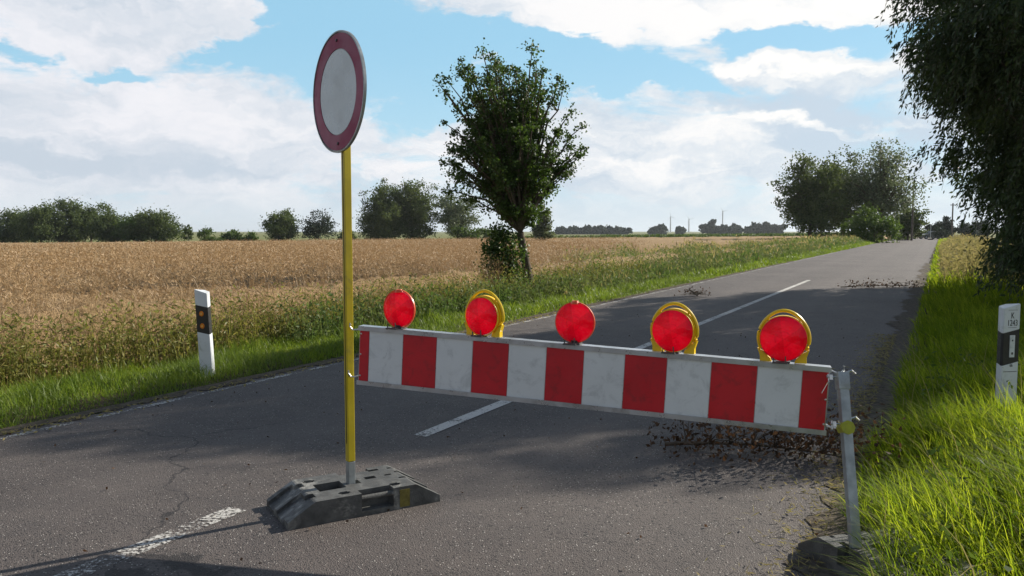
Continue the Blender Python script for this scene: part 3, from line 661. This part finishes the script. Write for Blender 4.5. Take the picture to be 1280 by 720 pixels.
right_grass(45, 150, -.2, 5, 6000, .3, .7, .08)
s, t, b_ = scatter(1.2, 9, 0, 2.4, 420); A2 = Acc(); c = np.repeat(b_, 7, 0); c[:, 2] += rng.uniform(.05, .34, len(c)); c += rng.normal(0, .05, c.shape)*[1, 1, .3]
A2.add(*leaves(c, .05, .022)); tag(A2.out('broadleaf_weeds', MT['leaf_bush']), 'broad leaved weeds low between the long grass on the right', 'weeds', kind='stuff')
tag(A.out('long_grass', MT['grass']), 'long bright green grass leaning over the right road edge', 'grass', kind='stuff')
A = Acc()
s, t, b_ = scatter(1.0, 9, -.15, 2.4, 800); hs = rng.uniform(.25, .72, len(s)); A.add(*blades(b_, hs, np.full(len(s), .0055), R(262)+rng.normal(0, .6, len(s)), rng.uniform(.2, 1.0, len(s)), 5))
s, t, b_ = scatter(24, 75, .1, 3.2, 6000, .9); hs = rng.uniform(.5, 1.35, len(s))*np.interp(t, [.1, .9], [.5, 1]); A.add(*blades(b_, hs, np.interp(s, [24, 75], [.02, .055]), rng.uniform(0, 6.28, len(s)), rng.uniform(.1, .7, len(s)), 3))
c = np.repeat(b_, 3, 0); c[:, 2] += np.repeat(hs, 3)*rng.uniform(.4, 1, len(c)); c += rng.normal(0, .06, c.shape); A.add(*leaves(c, .13, .05))
tag(A.out('dry_stems', MT['straw']), 'dry straw coloured stems in the right verge, thick beyond the big trees', 'dry grass', kind='stuff')
# low hedge lines across the far meadow
A = Acc(); n = 5000; px_ = rng.uniform(-30, 460, n)/1000; Y = 215+rng.normal(0, 1.2, n)+40*px_; c = np.stack([px_*Y, Y, ground_z(px_*Y, Y)+rng.uniform(0, 1.3, n)**1.0], -1); A.add(*leaves(c, .7, .35))
n = 2500; px_ = rng.uniform(110, 430, n)/1000; Y = 420+rng.normal(0, 2, n); c = np.stack([px_*Y, Y, ground_z(px_*Y, Y)+rng.uniform(0, 1.2, n)], -1); A.add(*leaves(c, 1.4, .5))
tag(A.out('field_margin', MT['leaf_bush']), 'low dark green growth lining the far edges of the fields', 'hedge', kind='stuff')

# ------------------------------------------------------------------ debris
def debris():
    A = Acc(); n = 2600; s = rng.uniform(1.0, 12, n); t = T_R-.02-np.abs(rng.normal(0, .16, n)); x, y = road_xy(s, t); c = np.stack([x, y, np.full(n, .012)+rng.uniform(0, .015, n)], -1)
    A.add(*leaves(c, .05, .006, np.stack([rng.normal(size=n), rng.normal(size=n), rng.normal(0, .15, n)], -1)))
    n = 1000; s = rng.uniform(.5, 14, n); t = T_L+.02+np.abs(rng.normal(0, .09, n)); x, y = road_xy(s, t); c = np.stack([x, y, np.full(n, .014)], -1); A.add(*leaves(c, .035, .012, np.stack([rng.normal(size=n), rng.normal(size=n), rng.normal(0, .15, n)], -1)))
    tag(A.out('straw_litter', MT['straw']), 'dry straw and plant bits lying along both road edges', 'litter', kind='stuff')
    A = Acc(); n = 420; s = rng.uniform(1.0, 14, n); t = rng.uniform(T_L, T_R, n); x, y = road_xy(s, t); c = np.stack([x, y, np.full(n, .01)], -1)
    A.add(*leaves(c, .022, .013, np.stack([rng.normal(size=n), rng.normal(size=n), rng.normal(0, .2, n)], -1)))
    tag(A.out('leaf_litter', MT['dry_leaf']), 'tiny dry leaves scattered over the asphalt', 'litter', kind='stuff')
    # gravel and earth rim
    ss = np.arange(-2, 40, .1); ta = TRs(ss)-.13+rng.normal(0, .05, len(ss))+.05*np.sin(ss*1.7)+.04*np.sin(ss*4.1); tb_ = TRs(ss)+.25
    strip('dirt_edge', ss, ta, tb_, .006, pmat('edge_dirt', (.12, .10, .078), .95, 0, .4, 20, .8, 60, spec=.1), nt_=2)
    ss = np.arange(-2, 40, .1); strip('dirt_edge', ss, np.full(len(ss), T_L-.12), T_L+.03+rng.normal(0, .035, len(ss)), .006, pmat('edge_dirt_left', (.11, .09, .065), .95, 0, .4, 20, .8, 60, spec=.1), nt_=2)
debris()
def fallen_branch(loc, rz, length, nl, label, spread=.2, h=.25, ls=.036):
    r = thing('fallen_branch', loc, label, 'fallen branch', None, rz); T = Acc(); tips = []
    main = bez(np.array([0, 0, .03]), np.array([length*.5, .08, .08]), np.array([length, -.05, .03]), 9); T.add(*tube_np(main, np.linspace(.014, .004, 9), 6))
    for k in range(44):
        i = rng.integers(1, 9); e = main[i]+[rng.uniform(-.05, .25), rng.normal(0, .17), rng.uniform(-.03, h)]; e[2] = max(.015, e[2]); T.add(*tube_np(bez(main[i], (main[i]+e)/2+[0, 0, .03], e, 4), np.linspace(.005, .0015, 4), 4)); tips.append(e)
    tips = np.array(tips); c = tips[rng.integers(0, len(tips), nl)]+rng.normal(0, 1, (nl, 3))*[spread*.55, spread*.5, h*.35]; c[:, 2] = np.abs(c[:, 2])*.8+.015
    T.out('twigs', MT['bark'], r); Acc().add(*leaves(c, ls, ls*.55)).out('dry_leaves', MT['dry_leaf'], r)
fallen_branch((1.0, 5.15, 0), R(-14), 1.1, 1500, 'heap of dry brown twigs and leaves lying behind the barrier board')
fallen_branch((8.2, 19.9, 0), R(10), 2.0, 260, 'fallen dark twigs lying across the right lane at the far shade edge', .2, .14, .06)
fallen_branch((4.0, 17.2, 0), R(80), .45, 70, 'small twig with leaves lying left of the centre line', .12, .12, .05)

# ------------------------------------------------------------------ rubber foot plates
def footplate(loc, rz, label):
    r = thing('foot_plate', loc, label, 'foot plate', 'rubber foot plates of the barrier', rz)
    LX, LY, H = .80, .40, .115; nx, ny = 80, 40; dx, dy = LX/nx, LY/ny
    def top(x): return min(H, .035+(LX/2-abs(x))/.135*(H-.035))
    holes = [(-.20, .13, .032, .020), (-.10, -.14, .028, .018), (.16, .145, .034, .02), (.20, .03, .02, .014), (.25, -.05, .022, .015), (.27, .06, .02, .014), (.17, -.14, .03, .018), (.31-.05, .14, .018, .012)]
    def depth(i, j):
        x = -LX/2+(i+.5)*dx; y = -LY/2+(j+.5)*dy; d = 0
        for hx, hy, rx, ry in holes:
            if ((x-hx)/rx)**2+((y-hy)/ry)**2 < 1: d = .04
        if abs(x+.13) < .075 and abs(y) < .06: d = .07
        if abs(x-.10) < .035 and abs(y-.03) < .018: d = .05
        if abs(x) < .025 and abs(y) < .025: d = .06
        if abs(x-.055) < .085 and y < -.145: d = .09                   # hand hold at the front
        if abs(x-.055) < .085 and y > .15: d = .07
        if -.30 < x < -.245 and (abs(y-.09) < .035 or abs(y+.10) < .03): d = .02
        if x < -.275 and (abs(y-.10) < .055 or abs(y+.06) < .06): d = .018
        if x > .275 and (abs(y-.08) < .05 or abs(y+.09) < .05): d = .012
        return d
    bm = bmesh.new(); cache = {}
    def vert(x, y, z):
        k = (round(x, 4), round(y, 4), round(z, 4))
        if k not in cache: cache[k] = bm.verts.new(k)
        return cache[k]
    D = [[depth(i, j) for j in range(ny)] for i in range(nx)]
    def zc(i, j, x):
        if i < 0 or j < 0 or i >= nx or j >= ny: return 0.0
        return max(.004, top(x)-D[i][j])
    for i in range(nx):
        for j in range(ny):
            x0 = -LX/2+i*dx; x1 = x0+dx; y0 = -LY/2+j*dy; y1 = y0+dy
            bm.faces.new((vert(x0, y0, zc(i, j, x0)), vert(x1, y0, zc(i, j, x1)), vert(x1, y1, zc(i, j, x1)), vert(x0, y1, zc(i, j, x0))))
    def wall(xa, ya, xb, yb, a0, a1, b0, b1):
        if abs(a0-b0) < 1e-5 and abs(a1-b1) < 1e-5: return
        vs = [vert(xa, ya, a0), vert(xb, yb, a1), vert(xb, yb, b1), vert(xa, ya, b0)]
        u = []
        for q in vs:
            if q not in u: u.append(q)
        if len(u) >= 3:
            try: bm.faces.new(u)
            except ValueError: pass
    for i in range(nx):
        for j in range(ny+1):
            x0 = -LX/2+i*dx; x1 = x0+dx; y = -LY/2+j*dy
            wall(x0, y, x1, y, zc(i, j-1, x0), zc(i, j-1, x1), zc(i, j, x0), zc(i, j, x1))
    for i in range(nx+1):
        for j in range(ny):
            x = -LX/2+i*dx; y0 = -LY/2+j*dy; y1 = y0+dy
            a = zc(i-1, j, x); b = zc(i, j, x); wall(x, y0, x, y1, a, a, b, b)
    bmesh.ops.recalc_face_normals(bm, faces=bm.faces)
    me = bpy.data.meshes.new('body'); bm.to_mesh(me); bm.free(); link('body', me, MT['rubber'], r)
    B().tube([(-.03, -.187, .088), (.14, -.187, .088)], .013, 10).out('handle', MT['rubber'], r, True)
    B().box((.20, -.2015, .055), (.055, .002, .09)).out('ochre_mark', MT['rubber_patch'], r)
    return r
FOOT = (-.825, 4.09, 0)
footplate(FOOT, R(31), 'rubber foot plate holding the yellow pole of the round sign')
fp2 = footplate((1.575, 3.14, 0), R(106), 'rubber foot plate under the grey post at the right road edge')

# ------------------------------------------------------------------ round sign on its yellow pole
def build_sign():
    nrm = Vector((-.80, -.60, 0)).normalized(); rz = math.atan2(nrm.y, nrm.x)+math.pi/2      # local -Y faces the sign's way
    base = Vector((-.838, 4.075, .05))
    r = thing('round_road_sign', base, 'round white road sign with a red border on a yellow pole', 'road sign', None, rz)
    r.rotation_euler = (R(-.2), R(-.4), rz)
    ztop = spot(429, 4.1, None, 41).z-.05; zc = ztop-.30
    B().box((0, 0, (.182+zc)/2), (.038, .038, zc-.182), bev=.003).out('pole', MT['yellow_foil'], r)
    B().box((0, 0, .09), (.037, .037, .18), bev=.003).out('pole_foot', MT['galv'], r)
    B().box((0, -.0195, zc/2+.1), (.004, .003, zc-.35)).out('pole_seam', MT['black_plastic'], r)
    mt = Matrix.Translation((0, -.034, zc)) @ Matrix.Rotation(R(90), 4, 'X')    # local Z -> -Y
    B().lathe([(0, .0), (.297, 0), (.300, -.004), (.300, .010), (.293, .011), (.293, .0045), (0, .0045)], mt, 72).out('sign_plate', MT['galv'], r, True)
    mf = Matrix.Translation((0, -.0395, zc)) @ Matrix.Rotation(R(90), 4, 'X')
    B().lathe([(.213, 0), (.213, .0022), (.2885, .0022), (.2885, 0)], mf, 72).out('red_border', MT['sign_red'], r, True)
    B().lathe([(0, 0), (0, .001), (.209, .001), (.209, 0)], mf, 72).out('white_face', MT['sign_white'], r, True)
    for dz in (.255, -.255): B().lathe([(.0, .006), (.006, .005), (.008, .002), (.008, 0)], Matrix.Translation((0, -.0415, zc+dz)) @ Matrix.Rotation(R(90), 4, 'X'), 10).out('bolt', MT['black_plastic'], r)
    for dz in (.17, -.17): B().box((0, -.004, zc+dz), (.10, .052, .03), bev=.002).out('clamp', MT['galv'], r)
    return r
MT['sign_red'] = pmat('sign_red_film', (.27, .028, .085), .45, 0, .1, 3, 0, 50, (.2, .04, .06), 8, .3, spec=.25)
MT['sign_white'] = pmat('sign_white_film', (.56, .62, .64), .30, 0, .05, 3, 0, 50, (.3, .33, .34), 8, .3)
build_sign()

# ------------------------------------------------------------------ barrier board
BL = Vector((-.775, 4.045, 0)); BR = Vector((1.392, 3.45, 0))
zl_top = spot(444, 4.045, None, 407).z; zr_top = spot(1040, 3.47, None, 458).z
dirb = (BR-BL); LEN = dirb.length; BRZ = math.atan2(dirb.y, dirb.x)
tilt = math.atan2(zr_top-zl_top, LEN)
MB = Matrix.Translation(Vector((BL.x, BL.y, zl_top))) @ Matrix.Rotation(BRZ, 4, 'Z') @ Matrix.Rotation(-tilt, 4, 'Y')
def build_barrier():
    r = bpy.data.objects.new('barrier_board', None); col.objects.link(r); r.matrix_world = MB; r.empty_display_size = .1
    tag(r, 'long barrier board with red and white blocks across the lane', 'barrier board')
    Hh = .270
    B().box((LEN/2, .006, -.02-Hh/2), (LEN-.004, .010, Hh)).out('board', MT['alu'], r)
    # colour blocks, measured along the board
    edges_px = [444, 463, 505, 547, 592, 637, 684, 731, 782, 835, 890, 948, 1004, 1040]
    def along(px):
        d = BR-BL; k = (px-640)/1000; # solve X = k*depth
        c, s = math.cos(PITCH), math.sin(PITCH); zz_ = (EYE-.75)*s
        return (k*(BL.y*c+zz_)-BL.x)/(d.x-k*d.y*c)*LEN
    e = [along(p) for p in edges_px]; e[0] = .004; e[-1] = LEN-.006
    for i in range(13):
        a, b_ = e[i], e[i+1]; g = .0015
        B().box(((a+b_)/2, -.0005, -.02-Hh/2), (b_-a-2*g, .0035, Hh-.006)).out('red_block' if i % 2 == 0 else 'white_block', MT['red_film'] if i % 2 == 0 else MT['white_film'], r)
    # rails: top channel with a tread, bottom channel
    B().box((LEN/2, .018, -.006), (LEN+.004, .055, .012), bev=.002).box((LEN/2, -.0085, -.0115), (LEN+.004, .004, .023)).box((LEN/2, .044, -.02), (LEN+.004, .004, .04)).out('top_rail', MT['alu'], r)
    B().box((LEN/2, .014, -.02-Hh-.006), (LEN+.004, .045, .012), bev=.002).box((LEN/2, -.0085, -.02-Hh-.001), (LEN+.004, .004, .022)).out('bottom_rail', MT['alu'], r)
    for xx in (.012, LEN-.012):
        for zq in (-.04, -.145, -.255): B().lathe([(0, .004), (.004, .003), (.0055, 0)], Matrix.Translation((xx, -.0025, zq)) @ Matrix.Rotation(R(90), 4, 'X'), 10).out('rivet', MT['screw'], r)
    # wire hooks at both ends
    for sx, x0 in ((-1, 0), (1, LEN)):
        for zq in (-.012, -.255):
            B().tube([(x0-.01*sx, .012, zq), (x0+.02*sx, .01, zq-.012), (x0+.04*sx, 0, zq-.012), (x0+.052*sx, -.004, zq+.004), (x0+.052*sx, -.004, zq+.022)], .0045, 8).out('hook', MT['screw'], r, True)
    return r
bar = build_barrier()

# ------------------------------------------------------------------ warning lamps
def build_lamp(px, yaw, framed, label, rl=.094):
    d = BR-BL; k = (px-640)/1000; c, s = math.cos(PITCH), math.sin(PITCH)
    f = (k*(BL.y*c+(EYE-1)*s)-BL.x)/(d.x-k*d.y*c)
    p = MB @ Vector((f*LEN, .022, .0005))
    r = thing('warning_lamp', p, label, 'warning lamp', 'red warning lamps on the barrier board', BRZ+R(yaw))
    rx = Matrix.Rotation(R(90), 4, 'X'); zc = rl+.008
    ly = -.024 if framed else 0
    lens = B()
    lens.lathe([(0, .026), (.018, .0255), (.040, .0235), (.062, .0195), (.082, .0135), (rl-.002, .008), (rl, .006), (rl, -.006), (rl-.002, -.010), (.082, -.017), (.05, -.024), (0, -.027)], Matrix.Translation((0, 0, 0)) @ rx, 56)
    lo = lens.out('lens', MT['lens'], r, True); lo.location = (0, ly, zc)
    B().lathe([(.0935, .004), (.098, .004), (.098, -.004), (.0935, -.004)], Matrix.Translation((0, ly, zc)) @ rx, 56).out('lens_rim', MT['yellow_plastic'] if framed else MT['cap_orange'], r, True)
    if framed:
        y0, y1 = -.014, .012
        def ring(rin, rout, a0, a1, n, b_, cz=zc):
            pts_o = [(math.cos(a)*rout, cz+math.sin(a)*rout) for a in np.linspace(a0, a1, n)]; pts_i = [(math.cos(a)*rin, cz+math.sin(a)*rin) for a in np.linspace(a0, a1, n)]
            for q in range(n-1):
                b_.prism([pts_o[q], pts_o[q+1], pts_i[q+1], pts_i[q]], Matrix.Translation((0, y0, 0)), y1-y0)
        fr = B(); ring(.094, .102, R(-50), R(230), 40, fr); fr.out('frame_ring', MT['yellow_plastic'], r)
        hb = B(); pts = []
        for a in np.linspace(R(-28), R(208), 30):
            kx = .108; kz = .128 if a > 0 and a < math.pi else .112
            pts.append((math.cos(a)*kx, .002, zc+math.sin(a)*(.107+.016*max(0, math.sin(a))**2)))
        hb.tube(pts, .0075, 8); hb.out('carry_handle', MT['yellow_plastic'], r, True)
        for a in (50, 90-50+90, 12, 168): B().tube([(math.cos(R(a))*.098, .002, zc+math.sin(R(a))*.098), (math.cos(R(a))*.108, .002, zc+math.sin(R(a))*(.107+.013*max(0, math.sin(R(a)))))], .005, 6).out('strut', MT['yellow_plastic'], r)
        for sx in (-1, 1):
            B().prism([(sx*.102, .055), (sx*.085, .045), (sx*.055, .018), (sx*.048, .0), (sx*.098, .0), (sx*.098, .025), (sx*.110, .060)], Matrix.Translation((0, y0, 0)), y1-y0).out('foot', MT['yellow_plastic'], r)
    else:
        B().lathe([(.0, .007), (.008, .007), (.010, .009), (.014, .009), (.016, .004), (.022, -.006)], Matrix.Translation((0, ly, zc+rl)), 20).out('cap', MT['cap_orange'], r, True)
        B().tube([(0, 0, .0), (0, 0, .018)], .018, 14).out('socket', MT['black_plastic'], r)
    B().box((-.012, -.045, .003), (.062, .022, .007)).tube([(-.037, -.048, .003), (-.037, -.05, .024)], .0028, 6).tube([(.012, -.048, .003), (.012, -.05, .034)], .0028, 6).out('bracket', MT['galv_dark'], r)
    B().box((0, .0, .0035), (.06, .05, .007)).out('mount_plate', MT['galv_dark'], r)
    return r
MT['galv_dark'] = pmat('dark_steel', (.10, .10, .10), .5, .4, .2, 20)
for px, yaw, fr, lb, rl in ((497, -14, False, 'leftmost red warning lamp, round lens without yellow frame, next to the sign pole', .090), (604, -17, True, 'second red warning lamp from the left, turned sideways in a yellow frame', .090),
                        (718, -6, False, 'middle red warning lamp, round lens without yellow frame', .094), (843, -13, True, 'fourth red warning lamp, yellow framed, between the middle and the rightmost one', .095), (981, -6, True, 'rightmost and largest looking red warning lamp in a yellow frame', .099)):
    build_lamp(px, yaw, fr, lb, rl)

# ------------------------------------------------------------------ grey post that carries the right end
def build_post():
    top = spot(1052, 3.44, None, 466); bot = spot(1071, 3.22, None, 706)
    ax = (top-bot); Lp = ax.length; q = ax.to_track_quat('Z', 'Y')
    r = bpy.data.objects.new('support_post', None); col.objects.link(r); r.empty_display_size = .1
    r.matrix_world = Matrix.Translation(bot) @ q.to_matrix().to_4x4() @ Matrix.Rotation(R(-90-22), 4, 'Z') if False else Matrix.Translation(bot) @ q.to_matrix().to_4x4()
    tag(r, 'leaning grey steel post carrying the right end of the barrier board', 'post')
    B().box((0, 0, Lp/2), (.040, .040, Lp), bev=.003).out('tube', MT['galv'], r)
    B().box((0, 0, Lp-.035), (.050, .050, .075), bev=.006).out('cap', MT['galv'], r, True)
    zc = Lp-.235
    b_ = B(); n = 8
    b_.tube([(0, -.034, zc), (0, .028, zc)], .030, 8); b_.out('yellow_clamp', MT['green_yellow'], r)
    for z_ in (Lp-.02, zc+.015):
        cl = B()
        cl.tube([(.02, 0, z_), (.065, 0, z_)], .005, 6); cl.box((.05, 0, z_), (.014, .02, .022)); cl.tube([(.058, 0, z_+.015), (.058, 0, z_-.022)], .004, 6)
        cl.tube([(.02, 0, z_), (-.02, 0, z_+.02), (-.045, 0, z_+.03), (-.06, 0, z_+.015)], .005, 6)
        cl.out('hook_bolt', MT['screw'], r)
    B().tube([(.055, 0, Lp-.03), (.10, .02, Lp-.09)], .0018, 5).out('wire', MT['screw'], r)
    return r
build_post()

# ------------------------------------------------------------------ guide posts
def text_mesh(s, size, m, parent, loc, name='lettering', sx=.72):
    cu = bpy.data.curves.new('t', 'FONT'); cu.body = s; cu.size = size; cu.align_x = 'CENTER'; cu.align_y = 'CENTER'; cu.extrude = .0006
    o = bpy.data.objects.new('t', cu); col.objects.link(o); bpy.context.view_layer.update()
    me = bpy.data.meshes.new_from_object(o.evaluated_get(bpy.context.evaluated_depsgraph_get())); bpy.data.objects.remove(o)
    me.name = name
    for v in me.vertices: v.co = Vector((v.co.x*sx, -v.co.z, v.co.y))
    o = link(name, me, m, parent); o.location = loc; return o
def guide_post(loc, rz, lean, h, label, kind, w=.135, d=.10):
    r = thing('guide_post', loc, label, 'guide post', 'white guide posts at the road edges', rz); r.rotation_euler = (R(lean[0]), R(lean[1]), rz)
    out = [(-w/2, -d/2), (w/2, -d/2), (w/2, -d/2+.02), (.03, d/2), (-.03, d/2), (-w/2, -d/2+.02)]
    def seg(z0l, z0r, z1l, z1r, m, name, grow=0):
        bm = bmesh.new(); k = 1+grow
        def zi(x, a, b_): return a+(b_-a)*(x/w+.5)
        lo = [bm.verts.new((x*k, y*k, zi(x, z0l, z0r))) for x, y in out]; hi = [bm.verts.new((x*k, y*k, zi(x, z1l, z1r))) for x, y in out]
        bm.faces.new(lo[::-1]); bm.faces.new(hi)
        for i in range(6): bm.faces.new((lo[i], lo[(i+1) % 6], hi[(i+1) % 6], hi[i]))
        bmesh.ops.recalc_face_normals(bm, faces=bm.faces)
        bmesh.ops.bevel(bm, geom=[e for e in bm.edges], offset=.003, segments=2, affect='EDGES')
        me = bpy.data.meshes.new(name); bm.to_mesh(me); bm.free(); return link(name, me, m, r)
    sgn = 1 if kind == 'right' else -1; sl = .03*sgn
    zt0, zt1 = (h-.035, h) if kind == 'right' else (h-.0, h-.045)
    bb0, bb1 = (h-.46, h-.21) if kind == 'right' else (h-.44, h-.17)
    seg(-.25, -.25, bb0-sl/2, bb0+sl/2, MT['white_plastic'], 'body')
    seg(bb0-sl/2, bb0+sl/2, bb1-sl/2, bb1+sl/2, MT['black_plastic'], 'black_band', .004)
    seg(bb1-sl/2, bb1+sl/2, zt0, zt1, MT['white_plastic'], 'head')
    if kind == 'left':
        for z_ in (bb1-.075, bb0+.072):
            mt = Matrix.Translation((-.004, -d/2-.001, z_)) @ Matrix.Rotation(R(90), 4, 'X')
            q = B().lathe([(.0, .004), (.024, .004), (.027, 0)], mt, 24).out('reflector', MT['amber'], r, True)
            B().lathe([(.0, .0065), (.012, .006), (.013, .003)], mt, 16).out('reflector_eye', MT['amber_eye'], q, True)
    else:
        q = B().box((.008, -d/2-.002, (bb0+bb1)/2+.01), (.045, .006, .17), bev=.002).out('reflector', MT['white_film'], r)
        for z_, s_ in ((.045, .008), (-.055, .012)): B().box((.008, -d/2-.0055, (bb0+bb1)/2+.01+z_), (s_*1.2, .002, s_*1.4)).out('reflector_slot', MT['black_plastic'], q)
        text_mesh('K', .066, MT['black_plastic'], r, (.004, -d/2-.0012, bb1+.118)); text_mesh('1243', .066, MT['black_plastic'], r, (.004, -d/2-.0012, bb1+.062))
        B().box((.004, -d/2-.0012, bb1+.162), (.08, .0012, .0022)).out('label_rule', MT['black_plastic'], r); B().box((.004, -d/2-.0012, bb1+.028), (.075, .0012, .0022)).out('label_rule', MT['black_plastic'], r)
        text_mesh('66', .038, MT['black_plastic'], r, (.008, -d/2-.0012, bb0-.012))
        B().box((.0, -d/2-.0012, bb0-.06), (.12, .0014, .004)).out('strap', MT['black_plastic'], r)
    return r
lp = spot(262, 7.95, ground_z(-3.0, 7.95)); ztl = spot(254, 7.95, None, 361).z
guide_post(lp, R(-18), (0, -3.0), ztl-lp.z, 'white guide post with two round amber reflectors on the left verge', 'left', w=.145)
rp = spot(1253, 6.1, ground_z(3.7, 6.1)); ztr = spot(1253, 6.1, None, 379).z
guide_post(rp, R(12), (0, 0), ztr-rp.z, 'white guide post reading K 1243 in the grass on the right', 'right', w=.145)

# ------------------------------------------------------------------ far end of the road
def utility_pole(px, ytop, Y, label, rad=.14, m='wood'):
    b_ = spot(px, Y, float(ground_z((px-640)/1000*Y, Y))); h = spot(px, Y, None, ytop).z-b_.z
    r = thing('utility_pole', b_, label, 'utility pole', 'wooden utility poles at the far end'); B().tube([(0, 0, -.3), (0, 0, h)], [rad*1.15, rad*.8], 10).out('pole', MT[m], r, True)
    B().box((0, 0, h-.35), (.9, .1, .12)).out('cross_arm', MT[m], r)
    for x in (-.38, .38): B().tube([(x, 0, h-.29), (x, 0, h-.12)], .05, 8).out('insulator', MT['white_plastic'], r)
utility_pole(1139.5, 242, 122, 'wooden utility pole in front of the far roadside trees'); utility_pole(1189.5, 254, 150, 'wooden utility pole standing against the sky right of the grey car')
utility_pole(1117, 250, 126, 'pale utility pole half hidden behind the light green bush', .12, 'lichen')
def small_car():
    p = spot(1162, 146, .0); r = thing('parked_car', p, 'small dark grey car standing across the far end of the road', 'car', None, R(6)); r.location.z = .0
    B().prism([(-1.9, .28), (-1.9, .75), (-1.2, .88), (-.55, .95), (-.1, 1.38), (1.2, 1.42), (1.75, .98), (1.88, .9), (1.88, .28)], Matrix.Translation((0, -.8, 0)), 1.6).out('body', MT['car'], r)
    B().prism([(-.42, .96), (-.03, 1.32), (.5, 1.34), (.5, .96)], Matrix.Translation((0, -.812, 0)), 1.624).prism([(.56, .96), (.56, 1.34), (1.15, 1.35), (1.5, .98)], Matrix.Translation((0, -.812, 0)), 1.624).out('side_window', MT['glass'], r)
    for x in (-1.2, 1.2):
        for y in (-.75, .75):
            q = B().tube([(x, y-.11, .31), (x, y+.11, .31)], .31, 20).out('wheel', MT['black_plastic'], r, True); B().tube([(x, y-.118, .31), (x, y+.118, .31)], .17, 14).out('rim', MT['galv'], q, True)
    B().box((-1.905, 0, .62), (.02, 1.2, .1)).out('headlight', MT['white_film'], r)
small_car()
p = spot(1163, 132, .0); r = thing('far_sign_post', p, 'slim pale post standing in front of the grey car', 'post'); B().tube([(0, 0, 0), (0, 0, 2.4)], .045, 8).out('pole', MT['alu'], r); B().box((0, 0, .1), (.8, .4, .2), bev=.03).out('foot', MT['black_plastic'], r)
make_bush('bare_bush', (spot(1178, 140, -.1).x, 140, -.1), 1.6, 1.3, 2.1, 'dark round bush right of the grey car', 900, .22, .12, 'leaf_far', 10, 'bush', None, 16, .35)

# ------------------------------------------------------------------ the air
def build_haze():
    m = bpy.data.materials.new('air'); m.use_nodes = True; t = m.node_tree; t.nodes.clear()
    v = nd(t, 'ShaderNodeVolumePrincipled'); v.inputs['Color'].default_value = (.86, .93, 1, 1); v.inputs['Density'].default_value = .00010; v.inputs['Anisotropy'].default_value = .3
    o = nd(t, 'ShaderNodeOutputMaterial'); t.links.new(v.outputs[0], o.inputs['Volume'])
    h = B().box((0, 0, 19), (14400, 14400, 52)).out('haze', m); tag(h, kind='stuff')
build_haze()
